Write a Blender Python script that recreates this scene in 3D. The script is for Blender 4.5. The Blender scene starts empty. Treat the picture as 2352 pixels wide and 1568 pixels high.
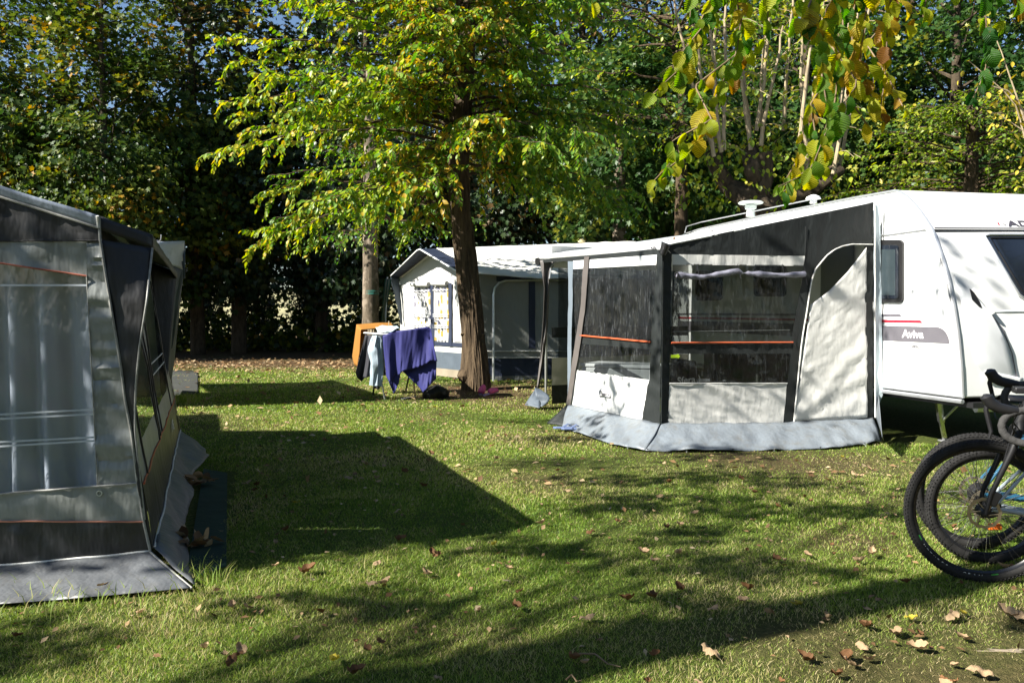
import bpy, math, random
import numpy as np
from mathutils import Vector, noise, Matrix

random.seed(7); RN = np.random.default_rng(11)
SC = bpy.context.scene
COL = SC.collection
R = math.radians

# ------------------------------------------------------------ camera / light
F = 1880.0; HOR = 715.0; CAMZ = 1.3
PITCH = math.atan((784 - HOR) / F)
cd = bpy.data.cameras.new('camera'); cam = bpy.data.objects.new('camera', cd); COL.objects.link(cam)
cd.sensor_width = 36; cd.lens = 36 * F / 2352; cd.clip_end = 800; cd.clip_start = 0.05
cam.location = (0, 0, CAMZ); cam.rotation_euler = (math.pi/2 - PITCH, 0, 0)
SC.camera = cam
SUN_AZ = (-0.906, -0.423); SUN_EL = R(38)
w = bpy.data.worlds.new('World'); SC.world = w; w.use_nodes = True
nt = w.node_tree; bg = nt.nodes['Background']
sky = nt.nodes.new('ShaderNodeTexSky'); sky.sky_type = 'NISHITA'; sky.sun_disc = False
sky.sun_elevation = SUN_EL; sky.sun_rotation = math.atan2(SUN_AZ[0], SUN_AZ[1]) % (2*math.pi)
sky.air_density = 1.0; sky.dust_density = 0.4; sky.ozone_density = 3.0
hsv = nt.nodes.new('ShaderNodeHueSaturation'); hsv.inputs['Saturation'].default_value = 1.0
nt.links.new(sky.outputs[0], hsv.inputs['Color']); nt.links.new(hsv.outputs[0], bg.inputs[0]); bg.inputs[1].default_value = 0.05
sd = bpy.data.lights.new('sun', 'SUN'); sun = bpy.data.objects.new('sun', sd); COL.objects.link(sun)
sd.energy = 5.0; sd.angle = R(0.55); sd.color = (1.0, 0.95, 0.86)
sv = Vector((SUN_AZ[0]*math.cos(SUN_EL), SUN_AZ[1]*math.cos(SUN_EL), math.sin(SUN_EL)))
sun.rotation_euler = sv.to_track_quat('Z', 'Y').to_euler()
SC.view_settings.view_transform = 'Standard'; SC.view_settings.look = 'None'
SC.view_settings.exposure = 1.6; SC.view_settings.gamma = 1
SC.cycles.max_bounces = 8; SC.cycles.transparent_max_bounces = 24
SC.cycles.diffuse_bounces = 3; SC.cycles.glossy_bounces = 3

# ------------------------------------------------------------ picture -> place helpers
CAM = Vector((0, 0, CAMZ))
FW = Vector((0, math.cos(PITCH), -math.sin(PITCH))); UP = Vector((0, math.sin(PITCH), math.cos(PITCH)))
def ray(px, py):
    return Vector(((px-1176)/F, 0, 0)) + UP*((784-py)/F) + FW
def V(px, py, d):
    r = ray(px, py); return CAM + r*(d/r.y)
def G(px, py, z=0.0):
    r = ray(px, py); return CAM + r*((z-CAMZ)/r.z)
class Plane:
    def __init__(s, a, b, c=None):
        s.p = Vector(a); b = Vector(b)
        s.u = (b - s.p).normalized()
        up = (Vector(c)-s.p).normalized() if c is not None else Vector((0, 0, 1))
        s.n = s.u.cross(up).normalized()
        if s.n.dot(CAM - s.p) < 0: s.n = -s.n
    def pt(s, px, py, off=0.0):
        r = ray(px, py); t = (s.p - CAM).dot(s.n)/r.dot(s.n)
        return CAM + r*t + s.n*off

# ------------------------------------------------------------ materials
def newmat(name):
    m = bpy.data.materials.new(name); m.use_nodes = True; m.node_tree.nodes.clear(); return m
def N(m, t, **k):
    n = m.node_tree.nodes.new(t)
    for a, b in k.items():
        if a in n.inputs.keys() if isinstance(a, str) else False: n.inputs[a].default_value = b
        else: setattr(n, a, b)
    return n
def L(m, a, b): m.node_tree.links.new(a, b)
def col4(c): return (c[0], c[1], c[2], 1)
def ramp(m, stops, fac):
    r = N(m, 'ShaderNodeValToRGB'); cr = r.color_ramp
    while len(cr.elements) > 1: cr.elements.remove(cr.elements[-1])
    cr.elements[0].position = stops[0][0]; cr.elements[0].color = col4(stops[0][1])
    for p, c in stops[1:]:
        e = cr.elements.new(p); e.color = col4(c)
    L(m, fac, r.inputs[0]); return r.outputs[0]
def coords(m, scale=(1, 1, 1), kind='Object'):
    tc = N(m, 'ShaderNodeTexCoord'); mp = N(m, 'ShaderNodeMapping'); mp.inputs['Scale'].default_value = scale
    L(m, tc.outputs[kind], mp.inputs[0]); return mp.outputs[0]
def noise_tex(m, scale, detail=4, vec=None, rough=0.55):
    n = N(m, 'ShaderNodeTexNoise'); n.inputs['Scale'].default_value = scale; n.inputs['Detail'].default_value = detail
    n.inputs['Roughness'].default_value = rough
    if vec is not None: L(m, vec, n.inputs['Vector'])
    return n.outputs['Fac']
def bump(m, h, strength, dist=0.01):
    b = N(m, 'ShaderNodeBump'); b.inputs['Strength'].default_value = strength; b.inputs['Distance'].default_value = dist
    L(m, h, b.inputs['Height']); return b.outputs[0]
def out(m, sh):
    o = N(m, 'ShaderNodeOutputMaterial'); L(m, sh, o.inputs[0]); return m
def simple(name, c, rough=0.5, metal=0.0, var=0.12, nscale=6, bmp=0.0, bscale=60, spec=0.5, coat=0.0):
    m = newmat(name); p = N(m, 'ShaderNodeBsdfPrincipled')
    v = coords(m); f = noise_tex(m, nscale, 5, v)
    c0 = tuple(x*(1-var) for x in c); c1 = tuple(min(1, x*(1+var)) for x in c)
    L(m, ramp(m, [(0.3, c0), (0.7, c1)], f), p.inputs['Base Color'])
    p.inputs['Roughness'].default_value = rough; p.inputs['Metallic'].default_value = metal
    p.inputs['Specular IOR Level'].default_value = spec; p.inputs['Coat Weight'].default_value = coat
    if bmp: L(m, bump(m, noise_tex(m, bscale, 3, v), bmp, 0.004), p.inputs['Normal'])
    return out(m, p.outputs[0])
def fabric(name, c, rough=0.55, trans=0.12, var=0.12, wr=0.5, dirt=0.0, scale=(1, 1, 1), spec=0.4):
    m = newmat(name); p = N(m, 'ShaderNodeBsdfPrincipled'); v = coords(m, scale)
    f = noise_tex(m, 3.0, 6, v)
    c0 = tuple(x*(1-var) for x in c); c1 = tuple(min(1, x*(1+var)) for x in c)
    cc = ramp(m, [(0.3, c0), (0.7, c1)], f)
    if dirt:
        mx = N(m, 'ShaderNodeMix', data_type='RGBA'); n2 = noise_tex(m, 9, 8, v, 0.7)
        L(m, ramp(m, [(0.5, (0, 0, 0)), (0.75, (dirt,)*3)], n2), mx.inputs[0])
        L(m, cc, mx.inputs[6]); mx.inputs[7].default_value = (0.12, 0.10, 0.06, 1); cc = mx.outputs[2]
    L(m, cc, p.inputs['Base Color']); p.inputs['Roughness'].default_value = rough
    p.inputs['Specular IOR Level'].default_value = spec
    w1 = noise_tex(m, 9, 3, coords(m, (1, 1, 0.35)))
    b1 = N(m, 'ShaderNodeBump'); b1.inputs['Strength'].default_value = wr; b1.inputs['Distance'].default_value = 0.02
    L(m, w1, b1.inputs['Height'])
    b2 = N(m, 'ShaderNodeBump'); b2.inputs['Strength'].default_value = 0.25; b2.inputs['Distance'].default_value = 0.001
    L(m, noise_tex(m, 500, 1, v), b2.inputs['Height']); L(m, b1.outputs[0], b2.inputs['Normal'])
    L(m, b2.outputs[0], p.inputs['Normal'])
    t = N(m, 'ShaderNodeBsdfTranslucent'); L(m, cc, t.inputs[0])
    mx = N(m, 'ShaderNodeMixShader'); mx.inputs[0].default_value = trans
    L(m, p.outputs[0], mx.inputs[1]); L(m, t.outputs[0], mx.inputs[2]); return out(m, mx.outputs[0])
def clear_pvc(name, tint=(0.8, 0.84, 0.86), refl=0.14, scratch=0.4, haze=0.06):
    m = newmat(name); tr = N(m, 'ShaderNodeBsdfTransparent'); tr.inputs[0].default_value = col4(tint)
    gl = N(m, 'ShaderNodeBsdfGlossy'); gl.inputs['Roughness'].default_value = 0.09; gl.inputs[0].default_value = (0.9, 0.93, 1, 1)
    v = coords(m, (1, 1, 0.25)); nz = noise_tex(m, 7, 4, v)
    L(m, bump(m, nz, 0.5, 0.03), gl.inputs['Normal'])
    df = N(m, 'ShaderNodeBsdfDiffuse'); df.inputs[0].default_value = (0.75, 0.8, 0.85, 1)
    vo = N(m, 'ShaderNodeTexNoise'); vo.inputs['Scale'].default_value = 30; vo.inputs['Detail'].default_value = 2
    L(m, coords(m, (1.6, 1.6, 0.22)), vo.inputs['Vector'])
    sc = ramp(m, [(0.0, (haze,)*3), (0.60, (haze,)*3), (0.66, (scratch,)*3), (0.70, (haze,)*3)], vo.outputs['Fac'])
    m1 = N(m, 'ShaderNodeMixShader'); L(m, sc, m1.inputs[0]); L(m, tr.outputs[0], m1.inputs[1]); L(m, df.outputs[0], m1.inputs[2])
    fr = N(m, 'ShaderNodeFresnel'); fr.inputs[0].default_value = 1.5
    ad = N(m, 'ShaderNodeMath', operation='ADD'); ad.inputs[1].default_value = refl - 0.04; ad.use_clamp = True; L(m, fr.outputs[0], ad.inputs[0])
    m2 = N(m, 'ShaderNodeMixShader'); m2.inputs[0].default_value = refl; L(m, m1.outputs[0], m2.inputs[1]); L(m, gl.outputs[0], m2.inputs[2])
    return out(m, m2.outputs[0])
def leafmat(name, stops, trans=0.4, veins=False, rough=0.45, tboost=1.4, spec=0.5):
    m = newmat(name); a = N(m, 'ShaderNodeAttribute', attribute_name='rnd')
    c = ramp(m, stops, a.outputs['Fac'])
    nrm = None
    if veins:
        uv = N(m, 'ShaderNodeUVMap'); sp = N(m, 'ShaderNodeSeparateXYZ'); L(m, uv.outputs[0], sp.inputs[0])
        ab = N(m, 'ShaderNodeMath', operation='ABSOLUTE'); L(m, sp.outputs[0], ab.inputs[0])
        k = N(m, 'ShaderNodeMath', operation='MULTIPLY'); L(m, ab.outputs[0], k.inputs[0]); k.inputs[1].default_value = -0.75
        s = N(m, 'ShaderNodeMath', operation='ADD'); L(m, sp.outputs[1], s.inputs[0]); L(m, k.outputs[0], s.inputs[1])
        q = N(m, 'ShaderNodeMath', operation='MULTIPLY'); dn_ = N(m, 'ShaderNodeMath', operation='MULTIPLY_ADD'); L(m, noise_tex(m, 18, 2, coords(m)), dn_.inputs[0]); dn_.inputs[1].default_value = .12; L(m, s.outputs[0], dn_.inputs[2]); L(m, dn_.outputs[0], q.inputs[0]); q.inputs[1].default_value = 68.0
        sn = N(m, 'ShaderNodeMath', operation='SINE'); L(m, q.outputs[0], sn.inputs[0])
        pos = N(m, 'ShaderNodeMath', operation='MULTIPLY_ADD'); L(m, sn.outputs[0], pos.inputs[0]); pos.inputs[1].default_value = 0.5; pos.inputs[2].default_value = 0.5
        nrm = bump(m, pos.outputs[0], 0.6*float(veins), 0.003)
        kv = .28*float(veins); mr = ramp(m, [(0.0, (1-kv,)*3), (0.8, (1, 1, 1)), (1.0, (1+kv,)*3)], pos.outputs[0])
        mm = N(m, 'ShaderNodeMix', data_type='RGBA', blend_type='MULTIPLY'); mm.inputs[0].default_value = 1.0
        L(m, c, mm.inputs[6]); L(m, mr, mm.inputs[7]); c = mm.outputs[2]
        nz = noise_tex(m, 45, 4, coords(m)); bl = N(m, 'ShaderNodeMix', data_type='RGBA')
        L(m, ramp(m, [(0.62, (0, 0, 0)), (0.72, (0.6,)*3)], nz), bl.inputs[0]); L(m, c, bl.inputs[6]); bl.inputs[7].default_value = (0.16, 0.08, 0.02, 1); c = bl.outputs[2]
    p = N(m, 'ShaderNodeBsdfPrincipled'); p.inputs['Roughness'].default_value = rough; p.inputs['Specular IOR Level'].default_value = spec
    L(m, c, p.inputs['Base Color'])
    hs = N(m, 'ShaderNodeHueSaturation'); hs.inputs['Value'].default_value = tboost; hs.inputs['Saturation'].default_value = 1.1; L(m, c, hs.inputs['Color'])
    t = N(m, 'ShaderNodeBsdfTranslucent'); L(m, hs.outputs[0], t.inputs[0])
    if nrm is not None: L(m, nrm, p.inputs['Normal']); L(m, nrm, t.inputs['Normal'])
    mx = N(m, 'ShaderNodeMixShader'); mx.inputs[0].default_value = trans
    L(m, p.outputs[0], mx.inputs[1]); L(m, t.outputs[0], mx.inputs[2]); return out(m, mx.outputs[0])
def barkmat(name, c0, c1, scale=14, stretch=0.18, strength=1.0, patch=None):
    m = newmat(name); v = coords(m, (1, 1, stretch)); p = N(m, 'ShaderNodeBsdfPrincipled')
    n = noise_tex(m, scale, 6, v, 0.7); n2 = noise_tex(m, 60, 4, coords(m, (1, 1, 0.5)))
    c = ramp(m, [(0.32, c0), (0.62, c1)], n)
    if patch:
        mx = N(m, 'ShaderNodeMix', data_type='RGBA'); L(m, ramp(m, [(0.5, (0, 0, 0)), (0.6, (0.8,)*3)], noise_tex(m, 5, 3, coords(m))), mx.inputs[0])
        L(m, c, mx.inputs[6]); mx.inputs[7].default_value = col4(patch); c = mx.outputs[2]
    L(m, c, p.inputs['Base Color']); p.inputs['Roughness'].default_value = 0.9; p.inputs['Specular IOR Level'].default_value = 0.2
    ad = N(m, 'ShaderNodeMath', operation='MULTIPLY_ADD'); L(m, n2, ad.inputs[0]); ad.inputs[1].default_value = 0.3; L(m, n, ad.inputs[2])
    L(m, bump(m, ad.outputs[0], strength, 0.03), p.inputs['Normal']); return out(m, p.outputs[0])

M = {}
M['white'] = simple('caravan_white', (0.78, 0.79, 0.78), 0.28, var=0.06, nscale=2, bmp=0.15, bscale=220, coat=0.3)
M['whitetrim'] = simple('white_trim', (0.74, 0.75, 0.75), 0.4, var=0.05)
M['alu'] = simple('aluminium', (0.62, 0.64, 0.66), 0.35, 0.75, var=0.08, nscale=20)
M['chrome'] = simple('steel', (0.7, 0.7, 0.7), 0.25, 0.95, var=0.1, nscale=30)
M['black'] = simple('black_plastic', (0.012, 0.012, 0.013), 0.42, var=0.2)
M['rubber'] = simple('tyre_rubber', (0.018, 0.0175, 0.017), 0.8, var=0.35, nscale=25, bmp=0.4, bscale=260, spec=0.25)
M['frameblk'] = simple('satin_black_paint', (0.010, 0.010, 0.011), 0.55, var=0.15, spec=.3)
M['rim'] = simple('rim_black', (0.014, 0.014, 0.015), 0.22, var=0.2)
M['glassdark'] = simple('dark_window_glass', (0.012, 0.016, 0.024), 0.06, var=0.3, nscale=2, spec=0.8)
M['stripegrey'] = simple('grey_decal', (0.11, 0.105, 0.12), 0.4, var=0.05)
M['red'] = simple('red_decal', (0.40, 0.012, 0.03), 0.4, var=0.06)
M['decalwhite'] = simple('white_lettering', (0.82, 0.82, 0.82), 0.4, var=0.02)
M['decaldark'] = simple('dark_lettering', (0.06, 0.055, 0.07), 0.4, var=0.05)
M['green'] = simple('green_decal', (0.03, 0.25, 0.04), 0.4)
M['skyblue'] = simple('light_blue_paint', (0.02, 0.09, 0.16), 0.3)
M['bikewhite'] = simple('bike_white_paint', (0.40, 0.46, 0.50), 0.3)
M['orangeplastic'] = simple('orange_reflector', (0.75, 0.16, 0.02), 0.3)
M['tape'] = simple('bar_tape', (0.035, 0.034, 0.033), 0.85, var=0.25, nscale=40, bmp=0.6, bscale=150)
M['lime'] = simple('lime_sign', (0.42, 0.62, 0.02), 0.5)
M['adark'] = fabric('charcoal_fabric', (0.013, 0.016, 0.016), 0.6, 0.05, 0.2, 0.9)
M['alight'] = fabric('pale_grey_fabric', (0.64, 0.64, 0.61), 0.6, 0.18, 0.05, 0.55, dirt=0.12)
M['awhite'] = fabric('white_fabric', (0.70, 0.71, 0.70), 0.55, 0.15, 0.05, 0.5, dirt=0.1)
M['skirt'] = fabric('blue_grey_skirt', (0.165, 0.19, 0.215), 0.42, 0.08, 0.10, 0.9, dirt=0.5)
M['roofgrey'] = fabric('awning_roof_grey', (0.46, 0.49, 0.52), 0.5, 0.05, 0.08, 0.4, dirt=0.35)
M['orangepipe'] = simple('orange_piping', (0.46, 0.095, 0.035), 0.5)
M['whitepipe'] = simple('white_piping', (0.55, 0.55, 0.52), 0.5, var=0.2, nscale=30)
M['greypipe'] = simple('grey_piping', (0.25, 0.25, 0.23), 0.5, var=0.25, nscale=40)
M['pvc'] = clear_pvc('dimmed_window_foil', (0.27, 0.285, 0.28), 0.04, 0.05, 0.008)  # tint darkened to stand in for the dim awning interior
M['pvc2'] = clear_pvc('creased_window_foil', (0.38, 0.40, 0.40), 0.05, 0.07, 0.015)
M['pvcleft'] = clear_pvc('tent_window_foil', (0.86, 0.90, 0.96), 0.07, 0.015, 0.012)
M['foilroll'] = simple('rolled_clear_foil', (0.17, 0.17, 0.21), 0.25, var=0.35, nscale=14, bmp=0.8, bscale=25)
M['ldark'] = fabric('dark_grey_canvas', (0.030, 0.030, 0.031), 0.5, 0.03, 0.15, 0.8)
M['lgrey'] = fabric('mid_grey_canvas', (0.22, 0.235, 0.225), 0.38, 0.06, 0.1, 0.8, dirt=0.15, spec=0.6)
M['lnavy'] = fabric('navy_canvas', (0.012, 0.013, 0.016), 0.4, 0.03, 0.15, 0.9, spec=0.6)
M['lskirt'] = fabric('grey_mudflap', (0.105, 0.113, 0.122), 0.5, 0.05, 0.1, 0.9, dirt=0.3, spec=0.6)
M['lroof'] = fabric('shiny_roof_canvas', (0.24, 0.28, 0.35), 0.3, 0.04, 0.12, 0.5, spec=0.7)
M['curtain'] = fabric('grey_curtain', (0.36, 0.38, 0.40), 0.7, 0.12, 0.05, 0.2)
M['bnavy'] = fabric('blue_canvas', (0.018, 0.026, 0.052), 0.6, 0.06, 0.12, 0.7)
M['bslate'] = fabric('slate_canvas', (0.075, 0.095, 0.12), 0.6, 0.06, 0.12, 0.7)
M['bgrey'] = fabric('grey_green_canvas', (0.21, 0.225, 0.21), 0.6, 0.1, 0.06, 0.7)
M['bwhite'] = fabric('white_canvas', (0.50, 0.50, 0.48), 0.6, 0.12, 0.04, 0.6)
M['whiteroof'] = fabric('sunlit_white_roof', (0.74, 0.74, 0.71), 0.6, 0.12, 0.04, 0.4)  # paler copy of the wall canvas, sunlight put into the colour
M['btan'] = fabric('tan_mudflap', (0.26, 0.22, 0.16), 0.7, 0.05, 0.15, 0.8, dirt=0.4)
M['orange_cloth'] = fabric('orange_cloth', (0.38, 0.17, 0.03), 0.85, 0.3, 0.08, 0.5)
M['purple'] = fabric('blue_violet_cloth', (0.024, 0.026, 0.14), 0.75, 0.12, 0.1, 0.5)
M['darkcloth'] = fabric('charcoal_trousers', (0.03, 0.03, 0.038), 0.85, 0.03, 0.2, 0.8)
M['jeans'] = fabric('pale_denim', (0.30, 0.37, 0.43), 0.85, 0.1, 0.2, 0.9)
M['palecloth'] = fabric('pale_blue_cloth', (0.42, 0.52, 0.55), 0.85, 0.15, 0.1, 0.7)
M['bag'] = fabric('black_plastic_bag', (0.006, 0.006, 0.007), 0.55, 0.0, 0.2, 1.0)
M['pink'] = simple('pink_foam', (0.72, 0.10, 0.26), 0.55)
M['mauve'] = simple('mauve_foam', (0.38, 0.24, 0.38), 0.6)
M['flop'] = simple('blue_foam', (0.10, 0.14, 0.26), 0.7)
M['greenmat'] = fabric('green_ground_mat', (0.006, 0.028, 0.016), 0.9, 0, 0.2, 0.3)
M['greysheet'] = fabric('grey_groundsheet_shade', (0.03, 0.033, 0.03), 0.9, 0, 0.2, 0.5, dirt=0.2)  # darkened so the rear awning's shade sits in the colour
M['wood'] = simple('pale_wood', (0.42, 0.34, 0.22), 0.7, var=0.25, nscale=20)
M['stone'] = simple('pale_stone', (0.26, 0.21, 0.15), 0.85, var=0.25, nscale=14, bmp=0.8, bscale=60)
M['bark_elm'] = barkmat('elm_bark', (0.020, 0.014, 0.009), (0.105, 0.074, 0.044), 15, 0.13, 1.0)
M['bark_pale'] = barkmat('pale_bark', (0.045, 0.036, 0.027), (0.15, 0.12, 0.085), 8, 0.3, 0.8, patch=(0.26, 0.21, 0.16))
M['bark_dark'] = barkmat('dark_bark', (0.022, 0.017, 0.011), (0.085, 0.064, 0.042), 10, 0.3, 0.8)
M['shoot'] = barkmat('shoot_bark', (0.18, 0.14, 0.09), (0.38, 0.31, 0.20), 20, 0.2, 0.4)
M['twig'] = simple('twig', (0.16, 0.11, 0.06), 0.8, var=0.3)
GY = [(0.0, (0.035, 0.105, 0.012)), (0.3, (0.080, 0.19, 0.018)), (0.6, (0.20, 0.29, 0.022)), (0.82, (0.40, 0.40, 0.028)), (0.95, (0.42, 0.30, 0.02)), (1.0, (0.25, 0.11, 0.02))]
M['leaf_elm'] = leafmat('elm_leaf', GY, 0.42)
M['leaf_near'] = leafmat('near_leaf', [(0.0, (0.022, 0.085, 0.012)), (0.3, (0.055, 0.16, 0.014)), (0.45, (0.16, 0.26, 0.018)), (0.65, (0.36, 0.37, 0.02)), (0.85, (0.42, 0.27, 0.02)), (1.0, (0.20, 0.09, 0.02))], 0.58, veins=True, rough=0.5, tboost=1.6, spec=0.3)
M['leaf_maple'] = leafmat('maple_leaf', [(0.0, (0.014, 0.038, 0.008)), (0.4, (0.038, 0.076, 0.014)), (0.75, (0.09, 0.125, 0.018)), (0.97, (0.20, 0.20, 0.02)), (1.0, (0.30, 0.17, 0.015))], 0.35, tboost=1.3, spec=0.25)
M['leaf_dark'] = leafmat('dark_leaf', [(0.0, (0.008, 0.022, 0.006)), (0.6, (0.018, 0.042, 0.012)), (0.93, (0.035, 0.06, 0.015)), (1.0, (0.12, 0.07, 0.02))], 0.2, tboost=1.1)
M['leaf_green'] = leafmat('green_maple_leaf', [(0.0, (0.014, 0.040, 0.011)), (0.55, (0.036, 0.085, 0.018)), (0.85, (0.085, 0.135, 0.024)), (1.0, (0.26, 0.26, 0.03))], 0.35, tboost=1.3, spec=0.25)
M['leaf_lime'] = leafmat('lime_leaf', [(0.0, (0.06, 0.13, 0.012)), (0.5, (0.18, 0.27, 0.02)), (0.85, (0.34, 0.38, 0.03)), (1.0, (0.50, 0.40, 0.04))], 0.45)
DRY = [(0.0, (0.10, 0.055, 0.025)), (0.4, (0.24, 0.14, 0.065)), (0.8, (0.40, 0.28, 0.15)), (1.0, (0.50, 0.40, 0.25))]
M['leaf_dry'] = leafmat('dry_leaf', DRY, 0.15, veins=0.35, rough=0.7, tboost=1.0, spec=0.2)
M['leaf_tan'] = leafmat('tan_leaf', [(0, (0.30, 0.20, 0.11)), (1, (0.52, 0.40, 0.25))], 0.15, veins=0.35, rough=0.7, tboost=1.0, spec=0.2)
M['leaf_brown'] = leafmat('brown_leaf', [(0, (0.09, 0.045, 0.02)), (1, (0.24, 0.12, 0.05))], 0.15, veins=0.35, rough=0.7, tboost=1.0, spec=0.2)
M['leaf_yellow'] = leafmat('yellow_leaf', [(0, (0.42, 0.36, 0.05)), (1, (0.50, 0.38, 0.04))], 0.3, veins=0.35, rough=0.6, tboost=1.0, spec=0.2)
M['grass'] = leafmat('grass_blade', [(0.0, (0.070, 0.145, 0.014)), (0.45, (0.175, 0.275, 0.034)), (0.78, (0.30, 0.38, 0.066)), (0.9, (0.42, 0.38, 0.15)), (1.0, (0.50, 0.41, 0.22))], 0.42, rough=0.5, tboost=1.3, spec=0.35)
# ground
def groundmat():
    m = newmat('lawn_soil'); v = coords(m); p = N(m, 'ShaderNodeBsdfPrincipled')
    a = noise_tex(m, 0.55, 5, v, 0.6); b = noise_tex(m, 24, 6, v, 0.75); c = noise_tex(m, 140, 3, v)
    g = ramp(m, [(0.3, (0.035, 0.065, 0.010)), (0.55, (0.09, 0.12, 0.025)), (0.75, (0.20, 0.17, 0.07))], b)
    s = ramp(m, [(0.3, (0.05, 0.032, 0.018)), (0.6, (0.15, 0.10, 0.055)), (0.8, (0.30, 0.22, 0.13))], b)
    sp = N(m, 'ShaderNodeSeparateXYZ'); L(m, v, sp.inputs[0])
    # bare earth: under the rear trees and in the near right corner
    r1 = N(m, 'ShaderNodeMapRange'); r1.inputs[1].default_value = 17.5; r1.inputs[2].default_value = 21; L(m, sp.outputs[1], r1.inputs[0])
    dx = N(m, 'ShaderNodeMath', operation='SUBTRACT'); L(m, sp.outputs[0], dx.inputs[0]); L(m, sp.outputs[1], dx.inputs[1])
    r2 = N(m, 'ShaderNodeMapRange'); r2.inputs[1].default_value = -1.9; r2.inputs[2].default_value = -0.6; L(m, dx.outputs[0], r2.inputs[0])
    r3 = N(m, 'ShaderNodeMapRange'); r3.inputs[1].default_value = 4.6; r3.inputs[2].default_value = 3.6; L(m, sp.outputs[1], r3.inputs[0])
    mu = N(m, 'ShaderNodeMath', operation='MULTIPLY'); L(m, r2.outputs[0], mu.inputs[0]); L(m, r3.outputs[0], mu.inputs[1])
    mxx = N(m, 'ShaderNodeMath', operation='MAXIMUM'); L(m, r1.outputs[0], mxx.inputs[0]); L(m, mu.outputs[0], mxx.inputs[1])
    ab = N(m, 'ShaderNodeMath', operation='MULTIPLY_ADD'); L(m, a, ab.inputs[0]); ab.inputs[1].default_value = 1.6; ab.inputs[2].default_value = -0.75
    fm = N(m, 'ShaderNodeMath', operation='ADD', use_clamp=True); wt_ = N(m, 'ShaderNodeAttribute', attribute_name='wear'); L(m, ab.outputs[0], fm.inputs[0]); L(m, wt_.outputs['Fac'], fm.inputs[1])
    mx = N(m, 'ShaderNodeMix', data_type='RGBA'); L(m, fm.outputs[0], mx.inputs[0]); L(m, g, mx.inputs[6]); L(m, s, mx.inputs[7])
    L(m, mx.outputs[2], p.inputs['Base Color']); p.inputs['Roughness'].default_value = 0.95; p.inputs['Specular IOR Level'].default_value = 0.1
    ad = N(m, 'ShaderNodeMath', operation='ADD'); L(m, b, ad.inputs[0]); L(m, c, ad.inputs[1])
    L(m, bump(m, ad.outputs[0], 1.0, 0.03), p.inputs['Normal']); return out(m, p.outputs[0])
M['ground'] = groundmat()
def curtaindots():
    m = newmat('dotted_curtain'); v = coords(m, (3.2, 3.2, 3.2)); vo = N(m, 'ShaderNodeTexVoronoi'); vo.inputs['Scale'].default_value = 2.2
    vo.inputs['Randomness'].default_value = 0.7; L(m, v, vo.inputs['Vector'])
    dots = N(m, 'ShaderNodeMath', operation='LESS_THAN'); L(m, vo.outputs['Distance'], dots.inputs[0]); dots.inputs[1].default_value = 0.40
    sp = N(m, 'ShaderNodeSeparateColor'); L(m, vo.outputs['Color'], sp.inputs[0])
    c = ramp(m, [(0.0, (0.36, 0.25, 0.06)), (0.49, (0.36, 0.25, 0.06)), (0.5, (0.06, 0.07, 0.18)), (1.0, (0.20, 0.19, 0.22))], sp.outputs[0])
    mx = N(m, 'ShaderNodeMix', data_type='RGBA'); L(m, dots.outputs[0], mx.inputs[0]); mx.inputs[6].default_value = (0.36, 0.36, 0.37, 1); L(m, c, mx.inputs[7])
    p = N(m, 'ShaderNodeBsdfPrincipled'); L(m, mx.outputs[2], p.inputs['Base Color']); p.inputs['Roughness'].default_value = 0.8
    return out(m, p.outputs[0])
M['dots'] = curtaindots()

# ------------------------------------------------------------ objects
def tag(o, label=None, cat=None, group=None, kind=None):
    if label: o['label'] = label
    if cat: o['category'] = cat
    if group: o['group'] = group
    if kind: o['kind'] = kind
    return o
def empty(name, loc=(0, 0, 0), label=None, cat=None, group=None, rot=(0, 0, 0)):
    o = bpy.data.objects.new(name, None); COL.objects.link(o); o.location = loc; o.rotation_euler = rot
    o.empty_display_size = 0.2
    return tag(o, label, cat, group)
def copy_tree(o, parent=None):
    c = o.copy(); COL.objects.link(c)
    if parent is not None: c.parent = parent
    for ch in list(o.children): copy_tree(ch, c)
    return c
def resample(pts, n):
    pts = [Vector(p) for p in pts]
    if len(pts) == 1: return [pts[0].copy() for _ in range(n+1)]
    ds = [0]
    for a, b in zip(pts, pts[1:]): ds.append(ds[-1] + (b-a).length)
    T = ds[-1] or 1e-9; res = []; j = 0
    for i in range(n+1):
        t = T*i/n
        while j < len(ds)-2 and ds[j+1] < t: j += 1
        seg = ds[j+1]-ds[j] or 1e-9
        res.append(pts[j].lerp(pts[j+1], min(1, max(0, (t-ds[j])/seg))))
    return res
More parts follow.
